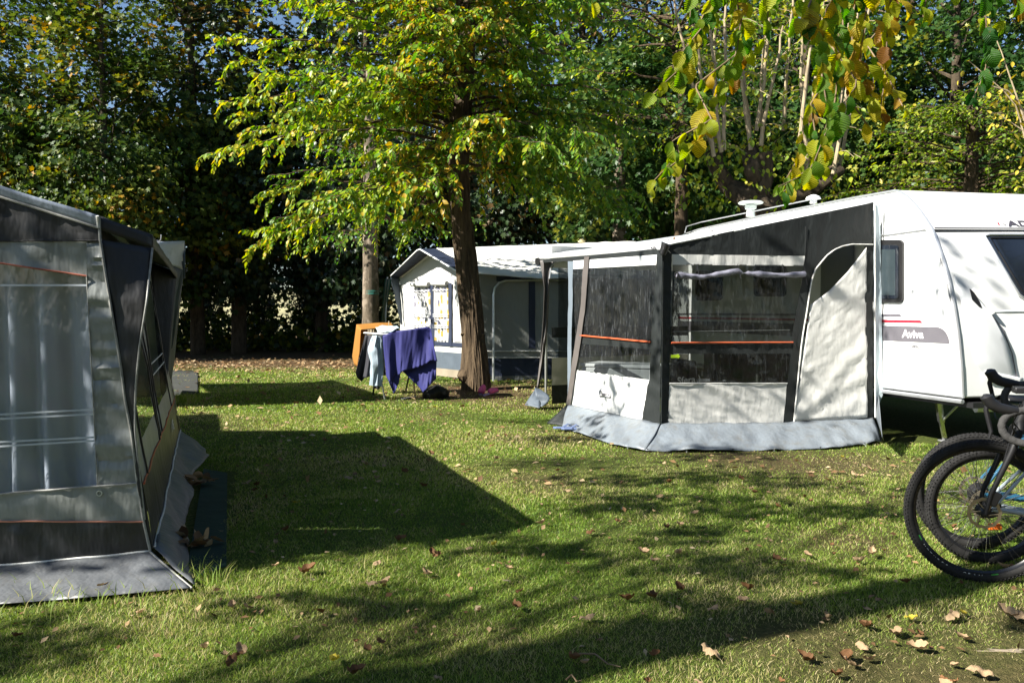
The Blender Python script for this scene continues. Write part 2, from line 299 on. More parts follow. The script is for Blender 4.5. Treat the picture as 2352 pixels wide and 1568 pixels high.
class MB:
    def __init__(s): s.v = []; s.f = []
    def add(s, vs, fs):
        o = len(s.v); s.v += [Vector(v) for v in vs]; s.f += [tuple(i+o for i in f) for f in fs]; return s
    def grid(s, rows):
        nu = len(rows[0]); vs = [p for r in rows for p in r]; fs = []
        for i in range(len(rows)-1):
            for j in range(nu-1): fs.append((i*nu+j, (i+1)*nu+j, (i+1)*nu+j+1, i*nu+j+1))
        return s.add(vs, fs)
    def loft(s, top, bot, nu=12, nv=12, disp=None):
        a = resample(top, nu); b = resample(bot, nu); rows = []
        for i in range(nv+1):
            r = [x.lerp(y, i/nv) for x, y in zip(a, b)]
            if disp: r = [disp(p, j/nu, i/nv) for j, p in enumerate(r)]
            rows.append(r)
        return s.grid(rows)
    def box(s, c, size, rot=None):
        c = Vector(c); x, y, z = [k/2 for k in size]
        vs = [Vector(p) for p in [(-x,-y,-z),(x,-y,-z),(x,y,-z),(-x,y,-z),(-x,-y,z),(x,-y,z),(x,y,z),(-x,y,z)]]
        if rot is not None: vs = [rot @ v for v in vs]
        return s.add([v+c for v in vs], [(0,3,2,1),(4,5,6,7),(0,1,5,4),(1,2,6,5),(2,3,7,6),(3,0,4,7)])
    def tube(s, path, rad, n=8, caps=True, fn=None):
        path = [Vector(p) for p in path]; k = len(path)
        if not hasattr(rad, '__len__'): rad = [rad]*k
        rows = []; ref = None
        for i, p in enumerate(path):
            t = (path[min(i+1, k-1)] - path[max(i-1, 0)])
            t = t.normalized() if t.length > 1e-9 else Vector((0, 0, 1))
            if ref is None: ref = t.orthogonal().normalized()
            ref = (ref - t*ref.dot(t)).normalized(); b = t.cross(ref)
            r = []
            for j in range(n):
                a = 2*math.pi*j/n; rr = rad[i]*(fn(a, i, p) if fn else 1)
                r.append(p + ref*math.cos(a)*rr + b*math.sin(a)*rr)
            rows.append(r)
        vs = [p for r in rows for p in r]; fs = []
        for i in range(k-1):
            for j in range(n): fs.append((i*n+j, i*n+(j+1) % n, (i+1)*n+(j+1) % n, (i+1)*n+j))
        if caps: fs.append(tuple(range(n-1, -1, -1))); fs.append(tuple((k-1)*n+j for j in range(n)))
        return s.add(vs, fs)
    def ring(s, c, axis, R0, r, n=64, m=10, sq=1.0, fn=None):
        c = Vector(c); ax = Vector(axis).normalized(); a = ax.orthogonal().normalized(); b = ax.cross(a); vs = []; fs = []
        for i in range(n):
            t = 2*math.pi*i/n; d = a*math.cos(t)+b*math.sin(t)
            for j in range(m):
                q = 2*math.pi*j/m; rr = r*(fn(i, j, n, m) if fn else 1)
                vs.append(c + d*(R0+rr*math.cos(q)) + ax*rr*sq*math.sin(q))
        for i in range(n):
            for j in range(m): fs.append((i*m+j, ((i+1) % n)*m+j, ((i+1) % n)*m+(j+1) % m, i*m+(j+1) % m))
        return s.add(vs, fs)
    def lathe(s, c, prof, n=20, axis=(0, 0, 1)):
        c = Vector(c); q = Vector((0, 0, 1)).rotation_difference(Vector(axis)); vs = []; fs = []
        for r, z in prof:
            for j in range(n):
                a = 2*math.pi*j/n; vs.append(c + q @ Vector((r*math.cos(a), r*math.sin(a), z)))
        for i in range(len(prof)-1):
            for j in range(n): fs.append((i*n+j, i*n+(j+1) % n, (i+1)*n+(j+1) % n, (i+1)*n+j))
        return s.add(vs, fs)
    def poly(s, pts, n, thick):
        pts = [Vector(p) for p in pts]; n = Vector(n)*thick; k = len(pts)
        return s.add(pts+[p+n for p in pts], [tuple(range(k)), tuple(range(2*k-1, k-1, -1))]+[(i, (i+1) % k, k+(i+1) % k, k+i) for i in range(k)])
    def build(s, name, mat, parent=None, smooth=True, label=None, bevel=0, solid=0):
        me = bpy.data.meshes.new(name); me.from_pydata([tuple(v) for v in s.v], [], s.f); me.update()
        import bmesh
        bm = bmesh.new(); bm.from_mesh(me); bmesh.ops.remove_doubles(bm, verts=bm.verts, dist=1e-6)
        bmesh.ops.recalc_face_normals(bm, faces=bm.faces); bm.to_mesh(me); bm.free()
        if smooth: me.shade_smooth()
        me.materials.append(mat)
        o = bpy.data.objects.new(name, me); COL.objects.link(o)
        if parent is not None:
            o.parent = parent
            if parent.type == 'EMPTY' and parent.parent is None and not parent.get('_local'):
                o.matrix_parent_inverse = (Matrix.Translation(parent.location) @ parent.rotation_euler.to_matrix().to_4x4()).inverted()
        if smooth: 
            try: me.set_sharp_from_angle(angle=R(40))
            except Exception: pass
        if bevel: b = o.modifiers.new('bevel', 'BEVEL'); b.width = bevel; b.segments = 2; b.limit_method = 'ANGLE'
        if solid: q = o.modifiers.new('solid', 'SOLIDIFY'); q.thickness = solid; q.offset = 0
        if label: o['label'] = label
        return o
def part(o, parent):   # re-parent keeping a world-space mesh in place
    return o
def text_mesh(txt, size=1.0, extrude=0.0, shear=0.0, bold=0.0):
    c = bpy.data.curves.new('lettering', 'FONT'); c.body = txt; c.size = size; c.extrude = extrude; c.shear = shear; c.offset = bold
    o = bpy.data.objects.new('lettering_tmp', c); COL.objects.link(o)
    dg = bpy.context.evaluated_depsgraph_get(); me = bpy.data.meshes.new_from_object(o.evaluated_get(dg))
    vs = [Vector(v.co) for v in me.vertices]; fs = [tuple(p.vertices) for p in me.polygons]
    bpy.data.objects.remove(o); bpy.data.meshes.remove(me); return vs, fs
def text_on(mb, txt, fn, shear=0.0, bold=0.02):
    """fn(u,v) -> point, u along 0..1, v up 0..1 of the cap height"""
    vs, fs = text_mesh(txt, 1.0, 0, shear, bold); xs = [v.x for v in vs]; ys = [v.y for v in vs]
    x0, x1, y1 = min(xs), max(xs), max(ys); y0 = 0
    mb.add([fn((v.x-x0)/(x1-x0), v.y/y1) for v in vs], fs); return mb
def quadfn(a, b, c, d):  # tl, tr, br, bl
    a, b, c, d = map(Vector, (a, b, c, d))
    return lambda u, v: (d.lerp(c, u)).lerp(a.lerp(b, u), v)

# wrinkle field shared by all the sheets of one wall
def wrinkle(n, amp, f=(2.2, 2.2, 2.2), seed=0.0, diag=0.0):
    n = Vector(n)
    def d(p, u, v):
        q = Vector((p.x*f[0]+seed, p.y*f[1], p.z*f[2]+diag*(p.x+p.y)))
        h = noise.noise(q)*0.6 + abs(noise.noise(q*2.3))*0.5 + noise.noise(q*5.1)*0.16
        return p + n*amp*h
    return d

# numpy leaf builder ------------------------------------------------
def norm(a): return a/np.maximum(1e-9, np.linalg.norm(a, axis=1, keepdims=True))
T_ELM = (np.array([(0,0,0),(0,.33,-.03),(0,.7,-.03),(0,1,.02),(-.19,.12,.05),(-.31,.42,.08),(-.22,.72,.05),(.19,.12,.05),(.31,.42,.08),(.22,.72,.05)], float),
         [(0,1,5,4),(1,2,6,5),(2,3,6),(0,7,8,1),(1,8,9,2),(2,9,3)])
T_SIMPLE = (np.array([(0,0,0),(0,1,0),(-.3,.45,.08),(.3,.45,.08)], float), [(0,1,2),(0,3,1)])
T_MAPLE = (np.array([(0,0,0),(0,1,-.02),(-.14,.62,.03),(-.5,.82,.07),(-.36,.42,.05),(-.52,.22,.1),(-.15,.1,.02),(.14,.62,.03),(.5,.82,.07),(.36,.42,.05),(.52,.22,.1),(.15,.1,.02)], float),
           [(0,1,2,3,4,5,6),(0,11,10,9,8,7,1)])
def leaf_near_template(bend=.09, fold=.10, twist=0):
    vs = []; fs = []; rows = 11; prof = [0, .13, .20, .245, .27, .275, .265, .235, .175, .085, 0]
    for i in range(rows):
        y = i/(rows-1); w_ = prof[i]
        for k, u in enumerate((-1, -.5, 0, .5, 1)):
            ser = (0.022 if i % 2 else -0.010) if abs(u) == 1 and 0 < i < rows-1 else 0
            vs.append(((w_+ser)*u, y + (0.03*abs(u) if 0 < i < rows-1 else 0), fold*abs(u)*w_/.33 + bend*math.sin(y*3.1) + twist*u*y*w_+0.012*math.sin(y*40)*abs(u)))
    for i in range(rows-1):
        for k in range(4): fs.append((i*5+k, i*5+k+1, (i+1)*5+k+1, (i+1)*5+k))
    return np.array(vs, float), fs
T_NEAR = leaf_near_template()
def np_mesh(name, verts, faces_tmpl, nleaf, k, rnd, uvt, mat, parent=None, smooth=False):
    loops = []; starts = []; totals = []
    s = 0; lt = []
    for f in faces_tmpl: lt += list(f); starts.append(s); totals.append(len(f)); s += len(f)
    lt = np.array(lt, np.int32); nl = len(lt); nf = len(faces_tmpl)
    L_ = (lt[None, :] + (np.arange(nleaf, dtype=np.int32)*k)[:, None]).ravel()
    S_ = (np.array(starts, np.int32)[None, :] + (np.arange(nleaf, dtype=np.int32)*nl)[:, None]).ravel()
    me = bpy.data.meshes.new(name)
    me.vertices.add(len(verts)); me.vertices.foreach_set('co', verts.astype(np.float32).ravel())
    me.loops.add(len(L_)); me.loops.foreach_set('vertex_index', L_)
    me.polygons.add(len(S_)); me.polygons.foreach_set('loop_start', S_)
    try: me.polygons.foreach_set('loop_total', np.tile(np.array(totals, np.int32), nleaf))
    except Exception: pass
    me.update(calc_edges=True); me.validate()
    at = me.attributes.new('rnd', 'FLOAT', 'POINT'); at.data.foreach_set('value', np.repeat(rnd, k).astype(np.float32))
    if uvt is not None:
        uv = me.uv_layers.new(name='UVMap'); u = np.tile(uvt[lt][:, :2], (nleaf, 1)).astype(np.float32); uv.data.foreach_set('uv', u.ravel())
    if smooth: me.shade_smooth()
    me.materials.append(mat)
    o = bpy.data.objects.new(name, me); COL.objects.link(o)
    if parent is not None:
        o.parent = parent
        if not parent.get('_local'): o.matrix_parent_inverse = (Matrix.Translation(parent.location) @ parent.rotation_euler.to_matrix().to_4x4()).inverted()
    return o
def leaves(name, pos, axis, nrm, size, tmpl, mat, parent=None, rnd=None, smooth=False, uv=False, widthvar=0.15):
    tv, tf = tmpl; n = len(pos); axis = norm(axis); x = norm(np.cross(axis, nrm)); z = np.cross(x, axis)
    if np.isscalar(size): size = np.full(n, size)
    wv = (1 + RN.uniform(-widthvar, widthvar, n))
    P = pos[:, None, :] + size[:, None, None]*(tv[None, :, 0, None]*wv[:, None, None]*x[:, None, :] + tv[None, :, 1, None]*axis[:, None, :] + tv[None, :, 2, None]*z[:, None, :])
    if rnd is None: rnd = RN.random(n)
    return np_mesh(name, P.reshape(-1, 3), tf, n, len(tv), rnd, tv if uv else None, mat, parent, smooth)
def rndvec(n): return norm(RN.normal(size=(n, 3)))
def add_tree_label(*a): pass

# ============================================================ GROUND
WEAR = [(-.45, 12.6, 1.5, .9), (1.1, 8.6, 1.0, .5), (1.75, 7.3, 1.2, .5), (2.6, 6.9, .9, .42), (-.6, 14, 1.0, .9), (1.9, 4.6, .45, .7), (-.6, 3.3, .4, .4), (1.1, 3.2, .4, .6), (.2, 6.2, .6, .4), (-3.2, 9.2, .8, .5), (.4, 10.8, .8, .45), (2.9, 5.6, .6, .35), (-1.0, 10.2, .6, .35)]
def wear(x, y):
    b = np.clip((x-y+2.0)/.9, 0, 1)*np.clip(4.5-y, 0, 1)*.74 + np.clip((y-17)/2.5, 0, 1)*.9
    for bx, by, br, bs in WEAR: b = b + bs*np.exp(-((x-bx)**2+((y-by)*1.3)**2)/br**2)
    return np.clip(b, 0, 1)
def wobble(x, y):
    return 0.012*noise.noise(Vector((x*0.8, y*0.8, 0))) + 0.006*noise.noise(Vector((x*3, y*3, 5)))
g = MB(); ys = [-6+0.25*i for i in range(141)]; xs = [-16+0.25*i for i in range(129)]
g.grid([[Vector((x, y, wobble(x, y)*min(1, max(0, (29-y)/2))*min(1, max(0, (16-abs(x))/2)))) for x in xs] for y in ys])
for (x0, y0, x1, y1) in [(-90, -40, 90, -6), (-90, -6, -16, 29), (16, -6, 90, 29), (-90, 29, 90, 140)]:
    g.add([(x0, y0, 0), (x1, y0, 0), (x1, y1, 0), (x0, y1, 0)], [(0, 1, 2, 3)])
go = tag(g.build('ground', M['ground']), kind='structure')
gv = np.empty(len(go.data.vertices)*3, np.float32); go.data.vertices.foreach_get('co', gv); gv = gv.reshape(-1, 3)
wa = go.data.attributes.new('wear', 'FLOAT', 'POINT'); wa.data.foreach_set('value', wear(gv[:, 0], gv[:, 1]).astype(np.float32))
hb = MB(); rows = []
for i in range(8):
    t = i/7; rows.append([Vector((x, 48+40*t, -0.05 + 4.2*(1-(1-t)**2)*(0.8+0.3*noise.noise(Vector((x*0.05, 3, 0)))))) for x in range(-90, 91, 6)])
hb.grid(rows); tag(hb.build('hill', simple('dry_field', (0.26, 0.24, 0.12), 0.95, var=0.5, nscale=0.6)), kind='structure')

# grass -------------------------------------------------------------
def soil_mask(x, y):
    a = np.array([noise.noise(Vector((px*0.55, py*0.55, 0.3))) for px, py in zip(x, y)])
    return a
def grass():
    P = []; H = []; W = []; 
    # left/right corridors limited to what the view can see
    for (d0, d1, dens, h, wd) in [(2.3, 3.4, 24000, .033, .0024), (3.4, 4.8, 17000, .034, .0030), (4.8, 7.0, 8000, .036, .0044), (7.0, 10.5, 3200, .040, .0070), (10.5, 15.0, 1300, .046, .012), (15, 19.5, 450, .05, .02)]:
        hw = lambda d: 0.66*d+0.5
        area = (d1-d0)*(hw(d0)+hw(d1)); n = int(area*dens)
        y = RN.uniform(d0, d1, n); x = RN.uniform(-1, 1, n)*hw(y)
        P.append(np.stack([x, y], 1)); H.append(np.full(n, h)); W.append(np.full(n, wd))
    P = np.concatenate(P); H = np.concatenate(H); W = np.concatenate(W)
    # smooth 2D field for patchiness
    gx = np.linspace(-14, 14, 160); gy = np.linspace(2, 20, 120)
    fld = np.array([[noise.noise(Vector((a*0.9, b*0.9, 0.3)))+0.6*noise.noise(Vector((a*3.1, b*3.1, 2))) for a in gx] for b in gy])
    ix = np.clip(((P[:, 0]+14)/28*159).astype(int), 0, 159); iy = np.clip(((P[:, 1]-2)/18*119).astype(int), 0, 119)
    f = fld[iy, ix]
    x, y = P[:, 0], P[:, 1]
    bare = wear(x, y)
    # nothing grows through the ground sheets, skirts, caravan floor
    inside = np.zeros(len(x), bool)
    def rect(ax, ay, ux, uy, l0, l1, w0, w1):
        u = (x-ax)*ux+(y-ay)*uy; v = (x-ax)*(uy)+(y-ay)*(-ux); return (u > l0) & (u < l1) & (v > w0) & (v < w1)
    inside |= rect(-1.77, 4.0, -.35, .937, -.0, 4.2, -9, .02)
    inside |= (x > 1.5) & (y > 8.0) & (x-1.42 > -.434*(y-7.9)/.9)
    inside |= (x < -1.55-.30*(y-4.3)-.02*np.sin(y*23)) & (y > 4.25) & (y < 6.6)
    keep = (RN.random(len(x)) > np.clip(bare + np.clip(f*0.9-0.1, 0, .55), 0, .93)) & ~inside
    P = P[keep]; H = H[keep]; W = W[keep]; f = f[keep]; bare = bare[keep]; n = len(P)
    H = .60*(1-.35*bare)*H*RN.uniform(.3, 1.3, n)*(1+0.35*f); tall = RN.random(n) < 0.006; H[tall] *= 2.0
    ang = RN.uniform(0, 2*np.pi, n); lean = RN.uniform(.3, 1.5, n)*H; la = RN.uniform(0, 2*np.pi, n)
    wx = np.cos(ang)*W*.5; wy = np.sin(ang)*W*.5
    b = np.stack([P[:, 0], P[:, 1], np.full(n, -0.004)], 1); o = np.zeros((n, 5, 3))
    l3 = np.stack([np.cos(la)*lean, np.sin(la)*lean, H], 1)
    mid = b + l3*np.array([.35, .35, .62])
    w3 = np.stack([wx, wy, np.zeros(n)], 1)
    o[:, 0] = b-w3; o[:, 1] = b+w3; o[:, 2] = mid+w3*.8; o[:, 3] = mid-w3*.8; o[:, 4] = b+l3
    r = np.clip(0.55 + f*0.5 + bare*.35 + RN.normal(0, .22, n), 0, 1); dry = RN.random(n) < np.clip(.12+.25*f, .05, .4); r[dry] = RN.uniform(.8, 1, dry.sum())
    ob = np_mesh('grass', o.reshape(-1, 3), [(0, 1, 2, 3), (3, 2, 4)], n, 5, r, None, M['grass'])
    tag(ob, 'short green lawn grass with worn dry patches', 'grass', kind='stuff'); print('grass', n)
grass()

# ============================================================ LEFT AWNING (near)
LA = empty('caravan_awning', (-2.4, 4.6, 0), 'large grey awning at the left edge with a curtained clear window', 'awning')
# end wall leans in at the top
E = Plane((-1.77, 4.0, .13), (-2.77, 3.86, .13), (-1.98, 3.92, 1.74))
EX = -14  # everything runs on past the picture's left edge
def EP(px, py, off=0):
    return E.pt(px, py, off)
def extl(a, b, px):  # extend line a-b (px) to x=px
    t = (px-a[0])/(b[0]-a[0]); return (px, a[1]+(b[1]-a[1])*t)
XL = -420
we = wrinkle(E.n, .026, (3, 3, 7), 3.0)
we2 = wrinkle(E.n, .030, (8, 8, 3), 1.0)
def epanel(name, tl, tr, br, bl, mat, off=0, nu=40, nv=24, wr=None, label=None):
    t = [EP(*p, off) for p in tl_tr(tl, tr)]; b = [EP(*p, off) for p in tl_tr(bl, br)]
    return MB().loft(t, b, nu, nv, wr or we).build(name, mat, LA, label=label)
def tl_tr(a, b):
    return a+b if isinstance(a, list) else [a, b]
def EXT(p, q):  # extend q->p line left beyond frame
    return extl(p, q, XL)
epanel('gable_band', EXT((0, 452), (229, 524)), (229, 524), (231, 553), EXT((0, 554), (230, 553)), M['ldark'], wr=we2)
epanel('upper_wall', EXT((0, 554), (230, 553)), (200, 553), (200, 634), EXT((0, 604), (200, 634)), M['lgrey'], wr=we2)
col = MB().loft([EP(200, 553), EP(201, 634), EP(213, 880), EP(225, 1115)], [EP(231, 553), EP(244, 633), EP(282, 870), EP(316, 1108)], 60, 8,
                wrinkle(E.n, .032, (1.2, 1.2, 17), 6.0)).build('side_column', M['lgrey'], LA)
epanel('lower_wall', EXT((0, 1133), (225, 1115)), (316, 1108), (332, 1196), EXT((0, 1196), (332, 1196)), M['lgrey'], wr=we2)
epanel('navy_band', EXT((0, 1196), (332, 1196)), (332, 1196), (346, 1263), EXT((0, 1297), (345, 1265)), M['lnavy'], wr=we2)
# clear window and curtain
wt = [EXT((0, 604), (200, 634)), (200, 634)]; wb = [EXT((0, 1133), (225, 1115)), (225, 1115)]
wn = MB().loft([EP(*p) for p in wt], [EP(*p) for p in wb], 30, 24, wrinkle(E.n, .006, (2, 2, 2))).build('window', M['pvcleft'], LA)
def fold(p, u, v):
    k = u*44; a = 0.024+0.016*v
    return p - E.n*(0.09 + a*math.sin(k+0.7*math.sin(k*0.4)+0.5*v) + .005*math.sin(k*2.3+1))
MB().loft([EP(XL, 560), EP(206, 590)], [EP(XL, 1190), EP(236, 1150)], 200, 20, fold).build('curtain', M['curtain'], LA)
tp = MB()
for (y0, y1) in [(655, 655), (951, 939), (961, 950), (1014, 1003), (1024, 1011)]:
    a, b = (0, y0), (218 if y0 > 700 else 201, y1); a = EXT(a, b)
    A_, B_ = EP(*a, .008), EP(*b, .008); tp.loft([A_+Vector((0, 0, .0045)), B_+Vector((0, 0, .0045))], [A_-Vector((0, 0, .0045)), B_-Vector((0, 0, .0045))], 6, 1)
tp.build('tape', simple('pale_tape', (0.42, 0.46, 0.5), 0.4), LA)
ew = EP(XL, 900); eu = E.u if E.u.x < 0 else -E.u
MB().loft([EP(*EXT((0, 428), (229, 497)), .03), EP(*EXT((0, 428), (229, 497)), .03)+Vector((-1.75, -.22, .34))], [EP(XL, 1360), EP(XL, 1360)+eu*1.7], 10, 10, we).build('end_wall', M['lgrey'], LA)
# pipings
def pipe(name, pts, r, mat, par, n=6, samples=24, disp=None):
    ps = resample(pts, samples)
    if disp: ps = [disp(p, 0, 0) for p in ps]
    return MB().tube(ps, r, n).build(name, mat, par)
pipe('piping', [EP(*EXT((0, 604), (200, 634)), .006), EP(200, 634, .006)], .0045, simple('rust_piping', (0.34, 0.10, 0.06), .5), LA, disp=we2)
pipe('piping', [EP(*EXT((0, 1196), (332, 1196)), .006), EP(332, 1196, .006)], .0045, simple('faded_orange_piping', (0.45, 0.17, 0.10), .5), LA, disp=we2)
pipe('piping', [EP(*EXT((0, 1133), (225, 1115)), .006), EP(225, 1115, .006), EP(316, 1108, .006)], .006, M['greypipe'], LA, disp=we2)
pipe('piping', [EP(*EXT((0, 1297), (345, 1265)), .006), EP(345, 1265, .006)], .007, M['whitepipe'], LA, disp=we2)
pipe('piping', [EP(*EXT((0, 554), (230, 553)), .006), EP(230, 553, .006)], .004, M['ldark'], LA, disp=we2)
pipe('piping', [EP(200, 634, .006), EP(213, 880, .006), EP(225, 1115, .006)], .003, M['greypipe'], LA)
cpts = [(229, 497), (231, 550), (244, 633), (260, 731), (277, 830), (288, 916), (303, 995), (316, 1103), (330, 1192), (346, 1263)]
pipe('corner_piping', [EP(*p, .008) for p in cpts], .007, M['greypipe'], LA, samples=50)
# roof sheet (end strip folds over the top)
LU = Vector((-.35, .937, 0))       # along the long side
rs = [EP(*EXT((0, 452), (229, 524)), .012), EP(229, 524, .012)]; rt = [EP(*EXT((0, 428), (229, 497)), .03), EP(229, 497, .03)]
rd = wrinkle(Vector((0, 0, 1)), .010, (3, 3, 3), 9)
MB().loft(rt, rs, 40, 3, rd).build('roof_edge', M['lroof'], LA, solid=.003)
pipe('piping', [EP(*EXT((0, 452), (229, 524)), .016), EP(229, 524, .016)], .006, M['greypipe'], LA)
pipe('piping', [EP(229, 497, .033), EP(228, 510, .02), EP(229, 524, .016)], .007, M['whitepipe'], LA, samples=6)
tipN = Vector((-1.79, 4.08, 1.68)); tipF = tipN + LU*3.75 + Vector((0, 0, -.02))
cN = EP(229, 497, .0); ridge0 = EP(*EXT((0, 428), (229, 497)), .03)
MB().loft([ridge0, EP(0, 428, .03), cN], [ridge0+LU*3.9, EP(0, 428)+LU*3.9, cN+LU*3.75], 24, 12, rd).build('roof', M['lroof'], LA, solid=.004)
MB().loft([cN+Vector((0, 0, .003)), cN+LU*3.75], [tipN, tipF], 30, 6, wrinkle(Vector((0, 0, 1)), .02, (5, 5, 5), 2)).build('canopy_roof', M['ldark'], LA, solid=.004)
rx0 = ridge0+Vector((-1.75, -.22, .36)); ri0 = ridge0+Vector((.2, .02, -.02))
MB().loft([rx0, ri0], [rx0+LU*4.3, ri0+LU*4.3], 12, 8, rd).build('roof', M['lroof'], LA, solid=.004)
# hem that closes the canopy end
MB().loft([cN, tipN], [EP(229, 527, .01), V(351, 570, 4.08)], 10, 3, wrinkle(E.n, .012, (12, 12, 6))).build('canopy_hem', M['ldark'], LA, solid=.003)
MB().loft([tipN, tipF], [tipN-Vector((0, 0, .055)), tipF-Vector((0, 0, .055))], 24, 2, wrinkle(Vector((.9, .3, 0)), .01, (3, 3, 3))).build('canopy_hem', M['ldark'], LA, solid=.003)
# wing panel, same plane as the end wall, and its twin at the far end
wl = [EP(*p) for p in cpts[1:9]]; wr_ = [V(351, 570, 4.08), EP(338, 690), EP(321, 797), EP(313, 880), EP(311, 935), EP(311, 995), EP(323, 1103), EP(333, 1192)]
MB().loft(wl, wr_, 40, 8, wrinkle(E.n, .028, (4, 4, 4), 5)).build('side_wing', M['ldark'], LA, solid=.002)
pipe('wing_piping', [p+E.n*.006 for p in wr_], .0055, M['greypipe'], LA, samples=50)
MB().loft([cN+LU*3.75, cN+LU*3.75-Vector((-.08, 0, 1.2))], [tipF, cN+LU*3.75-Vector((-.12, 0, 1.25))], 20, 8, wrinkle(E.n, .02)).build('side_wing', M['ldark'], LA, solid=.002)
# hook on the roof corner
hk = V(360, 552, 4.35); MB().tube([hk, hk+Vector((.012, 0, -.006)), hk+Vector((.022, 0, .004)), hk+Vector((.024, 0, .03))], .003, 6).build('hook', M['alu'], LA)
# long wall
B0 = Vector((-1.77, 4.0, .14)); B1 = B0+LU*4.25; T0 = Vector((-1.985, 3.925, 1.72)); T1 = T0+LU*4.25
LN = (B1-B0).cross(T0-B0).normalized(); LN = LN if LN.x > 0 else -LN
def LPt(u, v, off=0): return (B0.lerp(B1, u)).lerp(T0.lerp(T1, u), v) + LN*off
lw = wrinkle(LN, .016, (3, 3, 3), 8)
def lp(name, u0, u1, v0, v1, mat, off=0, lab=None, wr=lw):
    return MB().loft([LPt(u0, v1, off), LPt(u1, v1, off)], [LPt(u0, v0, off), LPt(u1, v0, off)], max(4, int(40*(u1-u0))+3), max(3, int(24*(v1-v0))), wr).build(name, mat, LA, label=lab)
lp('wall_band', 0, 1, 0, .20, M['lnavy']); lp('wall_band', 0, 1, .20, .31, M['lgrey']); lp('wall_band', 0, 1, .92, 1, M['ldark'])
us = [0, .06, .34, .44, .82, 1.0]
for i in range(5):
    if i % 2: lp('window', us[i], us[i+1], .31, .92, M['pvcleft'], wr=wrinkle(LN, .006))
    else: lp('wall_column', us[i], us[i+1], .31, .92, M['lgrey'])
for u in (.06, .34, .385, .44, .82):
    MB().tube([lw(LPt(u, v/10, .006), 0, 0) for v in range(2, 10)], .006, 5).build('zip', M['black'], LA)
pipe('piping', [LPt(0, .2, .006), LPt(1, .2, .006)], .005, M['orangepipe'], LA, disp=lw)
tm = MB()
for v in (.45, .50): tm.tube([LPt(.44, v, .006), LPt(.82, v, .006)], .004, 4)
tm.build('tape', M['whitetrim'], LA)
text_on(MB(), 'AVE', lambda u, v: lw(LPt(.66+.11*u, .095+.05*v, .01), 0, 0)).build('lettering', simple('grey_lettering', (.4, .4, .4), .6), LA, smooth=False)
lp('corner_band', .965, 1.0, .0, .92, M['ldark'], off=.008)
MB().loft([EP(*p) for p in cpts[2:]], [LPt(0, .80), LPt(0, .6), LPt(0, .35), LPt(0, .15), LPt(0, 0)], 30, 3).build('corner_gusset', M['ldark'], LA)
# interior dark lining so the windows look into a room
MB().poly([EP(XL, 1290)-E.n*2.6, EP(346, 1265)-E.n*2.6+Vector((-.9, 0, 0)), EP(229, 524)-E.n*2.6+Vector((-.9, 0, 0)), EP(XL, 520)-E.n*2.6], E.n, .02).build('rear_wall', M['lgrey'], LA)
# mudflaps
sk_top = [EP(*EXT((0, 1297), (345, 1265))), EP(345, 1265)]
c_out = G(441, 1354, .012); l_out = G(0, 1390, .012); l_out = l_out + (l_out-c_out)*0.9
skd = wrinkle(Vector((.3, -.9, .3)), .012, (4, 4, 4), 4)
def skirt_disp(dn, amp, seed):
    dn = Vector(dn)
    def d(p, u, v):
        h = noise.noise(Vector((u*9+seed, v*1.3, seed)))+.5*noise.noise(Vector((u*22+seed, v*2, seed)))
        return p + dn*amp*h*(.3+.7*v) + Vector((0, 0, max(0, .01*v)))
    return d
MB().loft(sk_top, [l_out, G(180, 1378, .012), c_out], 60, 10, skirt_disp((.2, -.8, .3), .042, 2)).build('mudflap', M['lskirt'], LA, solid=.002)
so = [c_out, G(437, 1290, .01), G(425, 1210, .01), G(441, 1150, .01), G(448, 1085, .01), G(482, 1045, .01), G(470, 1030, .01)]
MB().loft([LPt(i/20, 0) for i in range(21)], so, 60, 10, skirt_disp((.6, 0, .5), .065, 6)).build('mudflap', M['lskirt'], LA, solid=.002)
pipe('piping', [EP(345, 1265, .006), (EP(345, 1265)+c_out)/2+Vector((0, 0, .0)), c_out+Vector((0, 0, .008))], .006, M['greypipe'], LA)
pipe('piping', [LPt(0, 0, .008), LPt(1, 0, .008)], .006, M['whitepipe'], LA, disp=lw)
ey = EP(230, 1131, .012)
MB().ring(ey, E.n, .012, .003, 20, 6).build('eyelet', M['alu'], LA)
# green mat beside it
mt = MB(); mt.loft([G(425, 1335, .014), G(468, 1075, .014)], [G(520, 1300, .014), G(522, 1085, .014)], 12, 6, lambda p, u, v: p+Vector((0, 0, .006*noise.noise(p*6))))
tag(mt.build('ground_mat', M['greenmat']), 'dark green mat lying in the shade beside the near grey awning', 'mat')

LC = empty('caravan', (-5.2, 5.5, 0), 'white caravan beyond the left edge that carries the near grey awning', 'caravan')
lcR = Matrix.Rotation(math.atan2(LU.y, LU.x)-math.pi/2, 3, 'Z'); lcc = Vector((-1.77, 4.0, 0)) + LU*3.8 + Vector((-.937, -.35, 0))*3.75
MB().box(lcc+Vector((0, 0, 1.5)), (2.1, 5.2, 2.0), lcR).build('body', M['white'], LC, bevel=.12)
for k_ in (-.9, .9):
    wl__ = MB(); wl__.ring(lcc+lcR @ Vector((k_, -.2, .31)), lcR @ Vector((1, 0, 0)), .23, .075, 32, 10); wl__.build('wheel', M['rubber'], LC)
